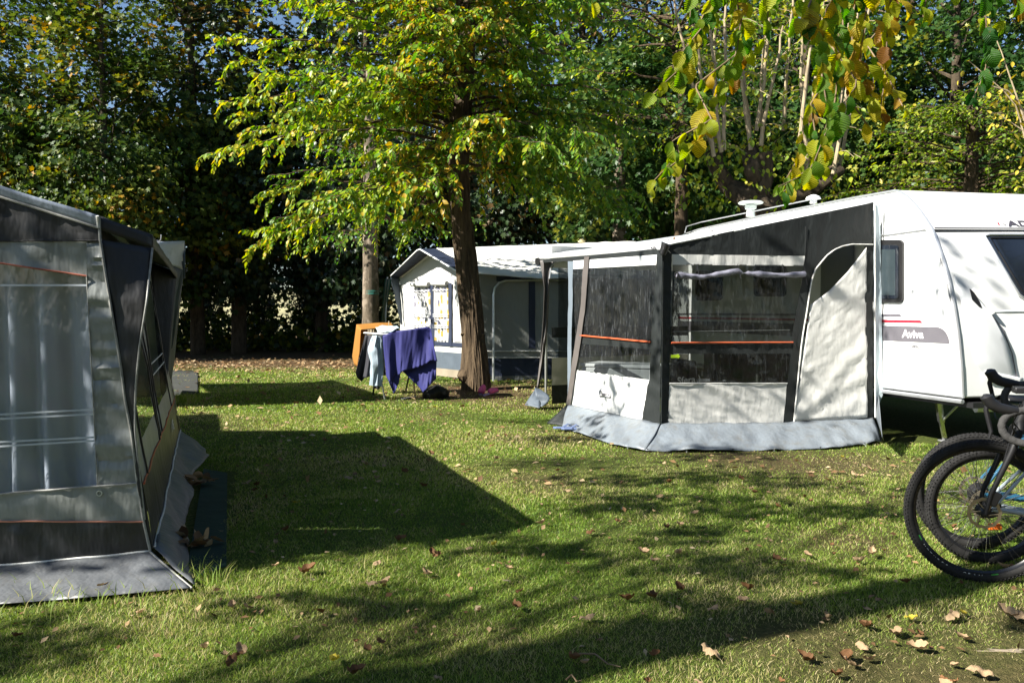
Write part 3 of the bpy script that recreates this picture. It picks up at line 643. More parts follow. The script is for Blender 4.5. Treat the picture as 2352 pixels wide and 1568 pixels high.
# second awning behind the left one
L2 = empty('caravan_awning', (-5.2, 11.5, 0), 'pale grey awning roof showing behind the near grey awning, at the left', 'awning')
a = V(366, 556, 10.6); b = V(424, 554, 11.0); c = V(422, 620, 11.2); 
o1 = a+Vector((-2.4, -.6, .35)); 
MB().loft([o1, a, b], [o1+Vector((0, 0, -.45)), V(372, 600, 10.6), c], 20, 8, wrinkle(Vector((0, -1, 0)), .03, (2, 2, 8))).build('roof', M['roofgrey'], L2, solid=.01)
q = b+Vector((-1.6, 3.2, 0))
MB().loft([o1, a, b], [o1+Vector((-1.6, 3.2, 0)), a+Vector((-1.6, 3.2, 0)), q], 8, 8).build('roof_top', M['roofgrey'], L2, solid=.01)
MB().loft([V(372, 600, 10.62), c], [G(372, 912, .15), G(394, 880, .15)], 8, 16, wrinkle(Vector((1, 0, 0)), .02)).build('side_wing', M['bslate'], L2, solid=.004)
MB().loft([V(372, 600, 10.6)+Vector((-2.4, -.6, 0)), V(372, 600, 10.6)], [G(372, 912)+Vector((-2.4, -.6, 0)), G(372, 912)], 10, 12).build('end_wall', M['lgrey'], L2, solid=.004)
MB().loft([V(420, 562, 11.05), V(421, 640, 11.1)], [V(425, 560, 11.05), V(425, 640, 11.1)], 2, 2).build('trim', M['bslate'], L2, solid=.01)
MB().loft([V(424, 600, 11.1), V(396, 800, 11.9)], [V(395, 600, 11.0), V(390, 800, 11.9)], 14, 4, wrinkle(Vector((1, 0, 0)), .03)).build('front_flap', M['bslate'], L2, solid=.004)
None and MB().loft([V(392, 870, 12.0)+Vector((0, 0, .1)), G(400, 860, .1)], [G(392, 905, .02), G(400, 905, .02)], 4, 4).build('mudflap', M['lskirt'], L2, solid=.004)
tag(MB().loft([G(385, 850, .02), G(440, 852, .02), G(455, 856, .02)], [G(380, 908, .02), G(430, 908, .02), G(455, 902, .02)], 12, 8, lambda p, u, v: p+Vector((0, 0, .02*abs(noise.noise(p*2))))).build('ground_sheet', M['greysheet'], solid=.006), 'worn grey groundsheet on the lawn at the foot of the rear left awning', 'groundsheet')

# ============================================================ CARAVAN (right)
CV = empty('caravan', (4.6, 8.8, 0), 'large white touring caravan with grey band at the right edge', 'caravan')
O = Vector((3.75, 8.4, 0)); CU = Vector((.27, -.963, 0)).normalized(); CW = Vector((.98, .2, 0)).normalized()
S = Plane(O, O+CU); S.u = CU
def SU(px, py):
    p = S.pt(px, py); return ((p-O).dot(CU), p.z)
def SP(u, z, s=0, off=0): return O + CU*u + CW*s + Vector((0, 0, z)) + S.n*off
fp = [SU(*p) for p in [(2062, 437), (2088, 453), (2112, 479), (2130, 505), (2145, 529), (2163, 580), (2179, 630), (2193, 700), (2203, 765), (2210, 840), (2213, 914)]]
zr = fp[0][1]
UR = -4.55
rear = [(UR, .5), (UR-.03, 1.6), (UR+.02, 2.2), (UR+.14, 2.4), (UR+.35, zr-.03), (UR+.8, zr)]
prof = rear + [(-2.0, zr+.015), (-.4, zr+.01)] + fp
WID = 2.25
body = MB()
pr = [(u, z) for u, z in prof]; k = len(pr)
vsA = [SP(u, z, 0) for u, z in pr]; vsB = [SP(u, z, WID) for u, z in pr]
body.add(vsA+vsB, [tuple(range(k)), tuple(range(2*k-1, k-1, -1))]+[(i, i+1, k+i+1, k+i) for i in range(k-1)]+[(k-1, 0, k, 2*k-1)])
body.build('body', M['white'], CV, bevel=.02)
# edge trims along the profile
tr = MB()
for off, rr in ((.0, .012), (.0, .008)):
    pass
tr.tube(resample([SP(u, z, -.004) for u, z in prof], 120), .013, 6)
tr.build('edge_trim', M['alu'], CV)
tr2 = MB(); tr2.tube(resample([SP(u-.035, z, -.004) for u, z in fp[2:]], 40), .006, 6); tr2.build('edge_trim', simple('grey_seal', (.3, .3, .31), .4), CV)
def sseam(name, a, b, r, mat):
    A_, B_ = SU(*a), SU(*b); MB().tube([SP(*A_, off=.004), SP(*B_, off=.004)], r, 6).build(name, mat, CV)
sseam('rail', (1600, 600), (2129, 527), .010, M['alu'])
lo_a, lo_b = SU(2028, 900), SU(2212, 918)
MB().box((0, 0, 0), (0, 0, 0)).build('skirt_rail', M['alu'], CV) if False else None
zb = (lo_a[1]+lo_b[1])/2
MB().tube([SP(UR, .49, off=.004), SP(lo_b[0], .49, off=.004)], .022, 6).build('skirt_rail', M['alu'], CV)
MB().tube([SP(UR, .53, off=.003), SP(lo_b[0], .53, off=.003)], .010, 6).build('skirt_rail', M['alu'], CV)
def spoly(name, pts, mat, off=.003, th=.002, label=None, par=CV):
    P_ = [SP(*SU(*p), off=off) for p in pts]; return MB().poly(P_, S.n, th).build(name, mat, par, smooth=False, label=label)
def rrect(x0, y0, x1, y1, r, n=6):
    res = []
    for cx, cy, a0 in ((x1-r, y0+r, -90), (x1-r, y1-r, 0), (x0+r, y1-r, 90), (x0+r, y0+r, 180)):
        for i in range(n+1):
            a = R(a0+90*i/n); res.append((cx+r*math.cos(a), cy+r*math.sin(a)))
    return res
def side_window(x0, y0, x1, y1, curt=True):
    f_ = spoly('side_window', rrect(x0, y0, x1, y1, 9), M['black'], .002, .025)
    m_ = [SP(*SU(*p), off=.03) for p in rrect(x0+6, y0+12, x1-7, y1-8, 6)]
    MB().poly(m_, S.n, .004).build('pane', M['glassdark'], f_, smooth=False)
    if curt:
        m_ = [SP(*SU(*p), off=.0345) for p in rrect(x0+16, y0+22, x1-14, y1-16, 2)]
        MB().poly(m_, S.n, .001).build('blind', simple('blind_behind_glass', (.03, .042, .048), .15, spec=.8), f_, smooth=False)
side_window(2006, 551, 2077, 694)
side_window(1735, 606, 1806, 681, False); side_window(1600, 622, 1660, 690, False)
# decals: long stripes run the whole side
def hstrip(name, px_end, z0, z1, mat, u0=-4.4):
    u1 = SU(px_end, 740)[0]; MB().poly([SP(u0, z0, off=.003), SP(u1, z0, off=.003), SP(u1-.03, z1, off=.003), SP(u0, z1, off=.003)], S.n, .002).build(name, mat, CV, smooth=False)
zz = lambda px, py: SU(px, py)[1]
hstrip('stripe', 2072, zz(2060, 727), zz(2060, 721), M['stripegrey']); hstrip('stripe', 2120, zz(2090, 741), zz(2090, 735), M['red'])
ub = SU(2181, 786)[0]; z1, z0 = zz(2100, 749.5), zz(2100, 785)
arc = [SP(ub-.16+.16*math.sin(t), z0+(z1-z0)*math.cos(t), off=.003) for t in [i*math.pi/2/10 for i in range(11)]]
MB().poly([SP(-4.4, z0, off=.003), SP(-4.4, z1, off=.003)]+arc, S.n, .002).build('stripe', M['stripegrey'], CV, smooth=False)
def stext(txt, x0, x1, ytop, ybase, mat, off=.007, bold=.02):
    zt, zb_ = zz((x0+x1)/2, ytop), zz((x0+x1)/2, ybase); ua, ub_ = SU(x0, ybase)[0], SU(x1, ybase)[0]
    text_on(MB(), txt, lambda u, v: SP(ua+(ub_-ua)*u, zb_+(zt-zb_)*v, off=off), bold=bold).build('lettering', mat, CV, smooth=False)
stext('Aviva', 2073, 2122.5, 757, 775.5, M['decalwhite']); stext('495LX', 2095, 2119, 792.5, 799, M['decaldark'])
spoly('sticker', [(2178, 886), (2196, 887), (2196, 901), (2178, 900)], simple('grey_sticker', (.42, .44, .50), .4, var=.3, nscale=60))
spoly('corner_post', [(2024, 700), (2024, 902), (2014, 903), (2010, 700)], M['alu'], .01, .02)
# front face mapping
def FPt(px, py, off=0):
    r = ray(px, py); best = None
    for (u0, z0_), (u1, z1_) in zip(fp, fp[1:]):
        a_ = SP(u0, z0_); d_ = SP(u1, z1_)-a_; n_ = CW.cross(d_).normalized()
        if n_.dot(CAM-a_) < 0: n_ = -n_
        t = (a_-CAM).dot(n_)/r.dot(n_); p = CAM+r*t; q = (p.z-z0_)/(z1_-z0_)
        if -0.02 <= q <= 1.02: return p+n_*off
    a_ = SP(*fp[-1]); n_ = -CU*-1; n_ = CU
    t = (a_-CAM).dot(n_)/r.dot(n_); return CAM+r*t+n_*off
def fmap(pts, off): return [FPt(*p, off) for p in pts]
def fmesh(name, top, bot, off, mat, nu=16, nv=12, solid=.006, par=CV):
    a_ = resample([(x, y, 0) for x, y in top], nu); b_ = resample([(x, y, 0) for x, y in bot], nu)
    rows = [[FPt(*(p.lerp(q_, i/nv)).xy, off) for p, q_ in zip(a_, b_)] for i in range(nv+1)]
    return MB().grid(rows).build(name, mat, par, solid=solid)
for y_, r_, m_ in ((524, .005, M['stripegrey']), (528.5, .005, M['black']), (531.5, .005, M['black'])):
    MB().tube([FPt(2146, y_, .004), FPt(2700, y_+2, .004)], r_, 6).build('front_seam', m_, CV)
fmesh('front_window', [(2262, 541), (2900, 541)], [(2345, 684), (2900, 690)], .012, M['glassdark'], 30, 16, .01)
MB().tube([FPt(*p, .016) for p in [(2900, 541), (2700, 541), (2500, 541), (2270, 541), (2259, 545), (2275, 572), (2300, 615), (2325, 657), (2338, 678), (2352, 688), (2600, 689)]], .013, 8).build('window_frame', M['alu'], CV)
MB().tube([FPt(*p, .02) for p in [(2900, 549), (2500, 549), (2272, 549), (2290, 580), (2315, 622), (2342, 666), (2356, 682), (2600, 683)]], .008, 8).build('window_seal', M['black'], CV)
ft = MB(); text_on(ft, 'ADRIA', lambda u, v: FPt(2315+112*u - 9*v, 520.5-13*v, .006), bold=.03); ft.build('lettering', M['decaldark'], CV, smooth=False)
FPx = lambda X, Y: ((3950+X*.0638)*.5742, (860+Y*.0638)*.5742)
lg = MB(); lg.loft(fmap([FPx(*p) for p in [(585, 500), (600, 570), (660, 630), (740, 665), (830, 665)]], .006), fmap([FPx(*p) for p in [(690, 490), (690, 560), (720, 610), (760, 640), (830, 660)]], .006), 10, 2)
lg.build('emblem', M['red'], CV); lg = MB()
lg.loft(fmap([FPx(*p) for p in [(690, 485), (770, 470), (850, 480), (950, 560), (1060, 670)]], .007), fmap([FPx(*p) for p in [(690, 500), (770, 475), (910, 490), (1050, 590), (1170, 670)]], .007), 12, 2)
lg.build('emblem', M['stripegrey'], CV)
fmesh('grey_line', [(2276, 712), (2700, 712)], [(2280, 718), (2700, 718)], .003, simple('pale_grey_line', (.5, .54, .56), .4), 8, 1, .002)
# moulded corner fairing with grab handle
fl = [(2188, 632), (2221, 666), (2276, 724), (2310, 785), (2332, 864)]
fbt = [(2189, 640), (2207, 700), (2224, 775), (2240, 835), (2262, 862)]
def fair(name, top, bot, mat, n=18, par=CV, h=.05):
    a_ = resample([(x, y, 0) for x, y in top], n); b_ = resample([(x, y, 0) for x, y in bot], n)
    rows = []
    for i in range(9):
        t = i/8; rows.append([FPt(*(p.lerp(q_, t)).xy, .004 + h*math.sin(min(1, (1-t)*1.25+.12)*math.pi*.5)*math.sin(math.pi*min(.98, max(.02, j/n)))**.4 * (1 if t > 0 else .2)) for j, (p, q_) in enumerate(zip(a_, b_))])
    return MB().grid(rows).build(name, mat, par)
fa = fair('corner_fairing', fl, fbt, simple('fairing_grey_white', (.62, .64, .66), .35, var=.03))
MB().poly([FPt(*p, .052) for p in [(2218, 667), (2226, 672), (2240, 695), (2248, 712), (2240, 708), (2224, 692)]], S.n, .003).build('handle_recess', M['black'], fa, smooth=False)
MB().tube([FPt(*p, .05) for p in [(2225, 668), (2250, 695), (2272, 722)]], .016, 8).build('grab_handle', M['white'], fa)
MB().tube([FPt(*p, .012) for p in [(2276, 724), (2300, 755), (2322, 810), (2333, 866), (2300, 860), (2268, 855)]], .005, 6).build('seam', M['stripegrey'], CV)
fmesh('light_housing', [(2260, 852), (2345, 868)], [(2262, 870), (2345, 884)], .02, M['whitetrim'], 8, 3, .02)
# chassis, drawbar, steady
ch = MB(); ch.box(SP(-1.5, .40, WID/2), (.1, 5.4, .12), Matrix.Rotation(math.atan2(-CU.x, CU.y)+math.pi, 3, 'Z'))
ch.tube([SP(lo_b[0]-.02, .42, .15), SP(lo_b[0]-.02, .42, 2.1)], .035, 6)
ch.build('chassis', M['alu'], CV)
MB().tube([SP(.9, .42, .5), SP(2.3, .40, WID/2), SP(.9, .42, 1.8)], .03, 6).build('drawbar', M['alu'], CV)
fl_ = MB(); fl_.box(SP(-1.7, .46, WID/2), (WID-.1, 5.6, .05), Matrix.Rotation(math.atan2(-CU.x, CU.y)+math.pi, 3, 'Z')); fl_.build('floor', M['black'], CV)
for s_, u_ in ((.15, 2.165), ):
    d_ = 8.1
    st = MB(); top_ = V(2155, 935, 7.75); bot_ = G(2171, 1012, .02)
    ax = (bot_-top_).normalized()
    st.tube([top_+Vector((0, 0, .06)), top_.lerp(bot_, .42)], .034, 4); st.tube([top_.lerp(bot_, .38), bot_], .024, 4)
    st.build('steady_leg', M['chrome'], CV, smooth=False)
    MB().tube([V(2200, 930, 7.6), top_.lerp(bot_, .42)], .012, 6).build('brace', M['alu'], CV)
    MB().box(bot_, (.10, .10, .015)).build('foot_plate', M['alu'], CV, bevel=.003)
wh = MB(); wc = SP(-2.2, .31, .12); wh.ring(wc, CW, .24, .075, 40, 12); wl_ = wh.build('wheel', M['rubber'], CV)
MB().lathe(wc, [(0, -.05), (.12, -.05), (.2, -.02), (.21, .05)], 24, CW).build('hubcap', M['alu'], wl_)
# roof fittings
def onroof(px, py, d): return V(px, py, d)
dsh = V(1724, 497, 11.3); MB().lathe(dsh, [(0, 0), (.06, 0), (.055, .05), (.05, .09), (.075, .10), (.08, .14), (.05, .165), (.16, .17), (.17, .185), (.15, .20), (0, .215)], 24).build('roof_vent', simple('milky_plastic', (.66, .72, .68), .3, var=.05), CV)
dsh = V(1868, 467, 9.9); MB().lathe(dsh, [(0, 0), (.04, 0), (.04, .045), (.09, .05), (.08, .075), (.03, .10), (0, .105)], 20).build('roof_vent', M['whitetrim'], CV)
for px in (2206, 2380):
    p_ = SP(-.6, zr, ((px-2062)/1880*8.2)); MB().lathe(p_, [(.30, 0), (.29, .035), (.2, .06), (0, .065)], 4 if px < 0 else 24).build('rooflight', M['whitetrim'], CV)
MB().tube([SP(-4.3, zr, .05), SP(-4.25, zr+.09, .05), SP(-3.8, zr+.11, .05), SP(-1.2, zr+.10, .05), SP(-1.1, zr, .05)], .008, 6).build('roof_rail', M['alu'], CV)

# ============================================================ RIGHT AWNING
AW = empty('caravan_awning', (2.2, 9.2, 0), 'charcoal and pale grey awning with a half open door beside the white caravan', 'awning')
C0 = Vector((1.42, 7.9, .22)); CE = Vector((3.66, 8.3, .22))
Bp = Plane(C0, CE)
A1 = Vector((.65, 9.5, .22)); A2 = Vector((.45, 11.2, .22))
Ap = Plane(C0, A1); A2p = Plane(A1, A2)
bw = wrinkle(Bp.n, .020, (3, 3, 3), 1.5, 3.0); aw = wrinkle(Ap.n, .018, (4, 3, 2), 5.0)
bwv = wrinkle(Bp.n, .016, (14, 10, 2.5), 2.0)
def bp(name, tops, bots, mat, off=0, nu=24, nv=16, wr=bw, label=None, solid=0):
    return MB().loft([Bp.pt(*p, off) for p in tops], [Bp.pt(*p, off) for p in bots], nu, nv, wr).build(name, mat, AW, label=label, solid=solid)
def apn(name, tops, bots, mat, off=0, nu=18, nv=16, wr=aw, pl=None, label=None):
    pl = pl or Ap; return MB().loft([pl.pt(*p, off) for p in tops], [pl.pt(*p, off) for p in bots], nu, nv, wr).build(name, mat, AW, label=label)
# side B
arch = [(1863, 644), (1872, 618), (1885, 601), (1899, 585), (1916, 573), (1935, 565), (1956, 561), (2003, 562)]
bp('gable_panel', [(1526, 562), (1848, 497)], [(1543, 584), (1848, 588)], M['adark'], nu=50, wr=bwv)
bp('gable_panel', [(1848, 497), (2005, 465)], arch, M['adark'], nu=24, wr=bwv) if False else None
bp('gable_panel', [(1848, 497), (2006, 465)], [(1848, 588), (1846, 600), (1863, 644)] + arch[1:], M['adark'], nu=40, wr=bwv)
bp('side_column', [(1848, 588), (1843, 640), (1820, 758), (1799, 972)], [(1863, 644), (1862, 650), (1840, 789), (1822, 969)], M['adark'], nu=40, nv=5, wr=bwv)
bp('corner_column', [(1521, 566), (1519, 972)], [(1543, 584), (1535, 972)], M['adark'], nu=60, nv=5, wr=wrinkle(Bp.n, .02, (6, 6, 22), 3))
bp('hem_band', [(1545, 584), (1848, 588)], [(1545, 608), (1845, 611)], M['alight'], off=.004, nu=40, nv=6, wr=wrinkle(Bp.n, .014, (12, 8, 3), 3))
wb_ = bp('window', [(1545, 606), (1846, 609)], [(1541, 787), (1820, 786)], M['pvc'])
bp('wall_band', [(1540, 787), (1820, 786)], [(1538, 812), (1815, 812)], M['adark'], nu=40, nv=5)
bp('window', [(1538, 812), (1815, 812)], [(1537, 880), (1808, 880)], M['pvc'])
bp('lower_panel', [(1537, 880), (1808, 880)], [(1534, 972), (1798, 972)], M['alight'], nu=50, nv=20, wr=wrinkle(Bp.n, .022, (2.2, 2.2, 9), 1.5, 2.5))
pipe('piping', [Bp.pt(1541, 787, .012), Bp.pt(1820, 786, .012)], .009, M['orangepipe'], AW, disp=bw)
pipe('piping', [Bp.pt(1537, 880, .008), Bp.pt(1808, 880, .008)], .006, M['alight'], AW, disp=bw)
pipe('zip', [Bp.pt(1521, 600, .012), Bp.pt(1517, 972, .012)], .006, M['greypipe'], AW)
pipe('piping', [Bp.pt(*p, .012) for p in [(1822, 969), (1840, 789), (1862, 650)]+arch], .007, M['whitepipe'], AW, samples=60, disp=bwv)
pipe('piping', [Bp.pt(1848, 588, .006), Bp.pt(1850, 520, .006)], .003, M['adark'], AW)
bp('right_column', [(1986, 562), (1989, 958)], [(2005, 562), (2005, 958)], M['adark'], nu=50, nv=4, wr=wrinkle(Bp.n, .02, (6, 6, 16), 3))
bp('edge_strip', [(2005, 466), (2007, 958)], [(2020, 470), (2026, 905)], fabric('pale_blue_strip', (.52, .60, .64), .5, .1, .08, .8), nu=50, nv=4, off=.01)
pipe('piping', [Bp.pt(2007, 470, .016), Bp.pt(2008, 958, .016)], .007, M['whitepipe'], AW, disp=wrinkle(Bp.n, .01, (8, 8, 8)))
bp('door', [(1861, 700), (1905, 668), (1945, 625), (1988, 568)], [(1822, 967), (1880, 964), (1935, 962), (1990, 958)], M['alight'], off=.006, nu=40, nv=40, wr=wrinkle(Bp.n, .030, (2.2, 2.2, 6), 4.5, -3.2), label='door flap unzipped and folded down at its top corner', solid=.003)
# inner window flap line, rolled foil
pipe('flap_hem', [Bp.pt(1548, 762, -.03), Bp.pt(1818, 758, -.03)], .005, M['whitetrim'], AW)
rl = MB(); pth = [(1552, 631), (1570, 634), (1610, 637), (1650, 630), (1693, 622), (1697, 627), (1740, 630), (1790, 633), (1845, 630)]
pp = resample([Bp.pt(*p, .03) for p in pth], 60)
rl.tube(pp, [.026+.004*math.sin(i*.35)+.006*noise.noise(Vector((i*.3, 0, 0))) - (.016 if i in (31, 32) else 0) for i in range(61)], 12, True, lambda a, i, p: 1+.22*noise.noise(Vector((math.cos(a)*2, math.sin(a)*2, i*.25))))
rl.build('rolled_blind', M['foilroll'], AW)
MB().ring(Bp.pt(1552, 632, .03), (.96, .2, 0), .026, .008, 20, 8).build('roll_ring', M['black'], AW)
tg = MB()
for px in (1600, 1693, 1795, 1844): tg.tube([Bp.pt(px, 607, .015), Bp.pt(px+3, 655 if px != 1693 else 640, .06)], .004, 5)
tg.build('toggle_strap', M['black'], AW)
# front A
apn('top_strip', [(1248, 597), (1514, 571)], [(1248, 603), (1514, 586)], M['adark'])
apn('hem_band', [(1317, 599), (1510, 585)], [(1317, 618), (1508, 608)], M['awhite'], off=.004, nu=24, nv=5, wr=wrinkle(Ap.n, .01, (10, 8, 3), 3))
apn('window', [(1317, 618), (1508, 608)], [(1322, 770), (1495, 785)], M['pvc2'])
apn('wall_band', [(1322, 770), (1495, 785)], [(1322, 788), (1494, 802)], M['adark'], nu=24, nv=4)
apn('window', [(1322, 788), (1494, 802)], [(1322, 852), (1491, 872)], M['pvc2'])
apn('lower_panel', [(1322, 849), (1491, 872)], [(1308, 928), (1474, 964)], M['awhite'], nu=24, nv=20)
apn('corner_column', [(1510, 585), (1508, 612), (1495, 785), (1491, 872), (1474, 964)], [(1522, 575), (1521, 612), (1519, 785), (1518, 872), (1516, 972)], M['adark'], nu=50, nv=6, wr=wrinkle(Ap.n, .02, (5, 5, 12), 3))
apn('post_sleeve', [(1345, 590), (1338, 700), (1322, 800), (1304, 928)], [(1356, 589), (1349, 700), (1334, 800), (1313, 930)], fabric('brown_grey_sleeve', (.10, .088, .082), .6, .03), off=.02, nu=40, nv=3)
apn('inner_sleeve', [(1306, 600), (1304, 930)], [(1318, 600), (1310, 930)], fabric('slate_sleeve', (.14, .17, .20), .5, .03), off=.004, nu=30, nv=2)
pipe('piping', [Ap.pt(1334, 770, .012), Ap.pt(1496, 785, .012)], .009, M['orangepipe'], AW, disp=aw)
# badge
bx = lambda X, Y: ((2350+X*.08929)*.5742, (1500+Y*.08929)*.5742)
MB().poly([aw(Ap.pt(*bx(*p), .012), 0, 0) for p in [(590, 700), (640, 630), (730, 660), (760, 750), (900, 770), (1040, 790), (1060, 950), (1020, 980), (780, 910), (580, 910)]], Ap.n, .004).build('badge', M['decalwhite'], AW, smooth=False)
bt = MB(); text_on(bt, 'IMACA', lambda u, v: aw(Ap.pt(*bx(735+305*u, 875+55*u-95*v), .022), 0, 0), bold=.04)
bt.tube([aw(Ap.pt(*bx(*p), .022), 0, 0) for p in [(610, 830), (640, 740), (680, 690), (725, 710), (700, 800), (690, 860)]], .003, 4)
bt.tube([aw(Ap.pt(*bx(*p), .022), 0, 0) for p in [(580, 915), (680, 915), (780, 905), (860, 935), (960, 965), (1050, 975)]], .003, 4)
bt.build('badge_lettering', M['decaldark'], AW, smooth=False)
# roof and front rail
RT0 = V(1524, 561, 7.9); RT1 = V(1243, 586, 11.2); RC0 = V(2006, 464, 8.35); RC1 = V(1590, 541, 12.2)
ro = MB(); ro.loft([RT0, RT1], [RC0, RC1], 20, 20, wrinkle(Vector((0, 0, 1)), .02, (2, 2, 2))); ro.build('roof', M['roofgrey'], AW, solid=.006)
dn = Vector((0, 0, -1))
MB().loft([RT0+Ap.n*.03, RT1+Ap.n*.03], [RT0+dn*.055+Ap.n*.03, RT1+dn*.06+Ap.n*.03], 8, 2).build('roof_front_rail', M['whitetrim'], AW, solid=.03)
MB().tube([RT0+dn*.075+Ap.n*.02, RT1+dn*.075+Ap.n*.02], .012, 6).build('rail_groove', M['alu'], AW)
MB().tube([Bp.pt(1519, 585, .03), Bp.pt(1525, 562, .05), Bp.pt(1530, 568, .05)], [.03, .05, .035], 12).build('roller_end', M['black'], AW)
MB().tube([V(1234, 601, 11.15), V(1246, 599, 11.2)], .052, 14).build('roller_end', M['black'], AW)
tt = MB(); text_on(tt, '\u2191 450', lambda u, v: (RT0+Ap.n*.05).lerp(RT1+Ap.n*.05, .075-.055*u) + dn*(.040-.028*v)); tt.build('lettering', M['decaldark'], AW, smooth=False)
MB().loft([RT0, RC0], [RT0+dn*.02, RC0+dn*.02], 20, 1).build('roof_bead', M['whitetrim'], AW, solid=.02)
# far door section
post = MB(); post.tube([V(1254, 600, 11.2), G(1254, 925)], .018, 8); post.build('pole', M['alu'], AW)
fl1 = [(1240, 598), (1250, 660), (1247, 740), (1240, 830), (1233, 889)]; fl2 = [(1282, 592), (1263, 625), (1259, 740), (1250, 830), (1237, 892)]
MB().loft([V(*p, 11.1) for p in fl1], [V(*p, 11.15) for p in fl2], 40, 5, lambda p, u, v: p+Vector((0, -.03*math.sin(v*9+u*5), 0))).build('tied_flap', fabric('brown_grey_fabric', (.11, .10, .095), .6, .03), AW, solid=.004)
MB().loft([V(1228, 890, 11.0), V(1240, 893, 11.0)], [V(1232, 930, 10.8), V(1244, 935, 10.7)], 6, 12, lambda p, u, v: p+Vector((.12*math.sin(v*3.1)*u, -.05*math.sin(v*5), 0))).build('flap_tail', M['bslate'], AW, solid=.006)
MB().loft([V(1230, 892, 11.0), G(1205, 930, .05)], [V(1240, 895, 11.05), G(1240, 937, .03)], 12, 6, wrinkle(Vector((0, -1, .3)), .04)).build('flap_tail', M['bslate'], AW, solid=.004)
pipe('arch_rod', [V(1262, 640, 11.1), V(1266, 612, 11.1), V(1278, 600, 10.9), V(1306, 597, 10.4)], .012, M['alu'], AW)
# far end wall seen through the door
Fp = Plane((.55, 11.3, 0), (2.8, 12.4, 0))
def fpn(name, z0_, z1_, mat, u0=0, u1=2.4):
    P_ = Vector((.55, 11.3, 0)); D_ = Fp.u*1
    if D_.x < 0: D_ = -D_
    MB().loft([P_+D_*u0+Vector((0, 0, z1_)), P_+D_*u1+Vector((0, 0, z1_))], [P_+D_*u0+Vector((0, 0, z0_)), P_+D_*u1+Vector((0, 0, z0_))], 24, 8, wrinkle(Fp.n, .025, (6, 6, 3))).build(name, mat, AW)
fpn('far_wall_panel', .28, .66, fabric('beige_panel', (.42, .40, .33), .6, .25)); fpn('far_wall_band', .02, .28, M['adark']); fpn('far_wall_band', .94, 1.08, M['adark']); fpn('far_window', 1.08, 1.9, M['pvc'], .1); fpn('far_window', .66, .94, M['pvc'], .1)
fpn('far_wall_band', 1.9, 2.2, M['alight'])
# skirts
def qskirt(tops, bots, seed, amp=.03, nv=10, dn_=(0, -.7, .4)): MB().loft(tops, bots, 60, nv, skirt_disp(dn_, amp, seed)).build('mudflap', M['skirt'], AW, solid=.003)
qskirt([Bp.pt(1516, 972), Bp.pt(1821, 969), Bp.pt(1822, 967), Bp.pt(2006, 958)], [G(1482, 1036, .012), G(1640, 1036, .012), G(1780, 1034, .012), G(1920, 1030, .012), G(2028, 1015, .012)], 3, .085)
qskirt([Ap.pt(1305, 928), Ap.pt(1516, 972)], [G(1288, 985, .012), G(1330, 995, .012), G(1400, 1020, .012), G(1482, 1036, .012)], 9, .06, dn_=(-.6, -.4, .3))
MB().loft([Ap.pt(1306, 925), Ap.pt(1303, 932)], [G(1255, 972, .01), G(1300, 978, .01)], 6, 10, wrinkle(Vector((0, -1, 0)), .03)).build('loose_flap', M['adark'], AW, solid=.004)
MB().loft([Bp.pt(2010, 955), Bp.pt(2018, 905)], [G(2030, 1012, .02), G(2026, 1003, .2)], 6, 8).build('mudflap', M['skirt'], AW, solid=.003)
for i_, (px, py) in enumerate([(1300, 988), (1368, 1009), (1440, 1029), (1484, 1037), (1575, 1038), (1680, 1037), (1775, 1036), (1880, 1033), (1985, 1024)]):
    q_ = G(px, py, .0); MB().tube([q_+Vector((0, .05, .02)), q_+Vector((0, -.01, .015)), q_+Vector((.004, -.03, .0)), q_+Vector((.004, -.03, .035)), q_+Vector((.016, -.03, .03))], .004, 5).build('peg', M['black'] if i_ % 2 else M['alu'], AW)
for i_, px in enumerate((60, 200, 330)):
    q_ = G(px, 1392-px*.08, .0); MB().tube([q_+Vector((0, .03, .015)), q_+Vector((0, -.02, .0)), q_+Vector((0, -.02, .03))], .003, 5).build('peg', M['alu'], LA)
# inner cream door edge behind the door opening
MB().loft([SP(-.9, 2.0, -.02), SP(-.35, 2.0, -.02)], [SP(-.9, .5, -.02), SP(-.35, .5, -.02)], 4, 4).build('inner_flap', M['bgrey'], AW, solid=.004)
# things inside
tb = empty('folding_table', (2.0, 9.4, 0), 'white topped camping table just inside the front window of the charcoal awning', 'table')
tp_ = MB(); tp_.box((V(1440, 838, 9.55)), (.95, .55, .04), Matrix.Rotation(R(-28), 3, 'Z')); tp_.build('tabletop', simple('table_white', (.6, .62, .63), .4), tb, bevel=.01)
ctr = V(1440, 838, 9.55)
sd_ = MB(); sd_.box(ctr+Vector((0, 0, -.10)), (.93, .53, .15), Matrix.Rotation(R(-28), 3, 'Z')); sd_.build('drawer_box', simple('box_grey_white', (.5, .52, .53), .4), tb, bevel=.01)
for sx in (-1, 1):
    for sy in (-1, 1):
        r_ = Matrix.Rotation(R(-28), 3, 'Z') @ Vector((sx*.42, sy*.23, 0)); MB().tube([ctr+r_+Vector((0, 0, -.17)), Vector(((ctr+r_).x, (ctr+r_).y, 0.0))], .014, 6).build('leg', M['alu'], tb)
bs = Plane((1.6, 8.6, 0), (3.4, 8.95, 0))
bc = bs.pt(1625, 862); bc.z = bc.z
tag(MB().lathe(Vector((bc.x, bc.y, .42)), [(0, 0), (.13, 0), (.19, .14), (.2, .15), (.185, .15), (.12, .02), (0, .02)], 24).build('basin', simple('grey_basin', (.30, .31, .33), .4)), 'grey washing up basin seen through the low window of the charcoal awning', 'basin')
tag(MB().box(Vector((bc.x, bc.y+.02, .21)), (.36, .36, .42)).build('storage_crate', M['black'], bevel=.01), 'black crate under the grey basin inside the charcoal awning', 'crate')
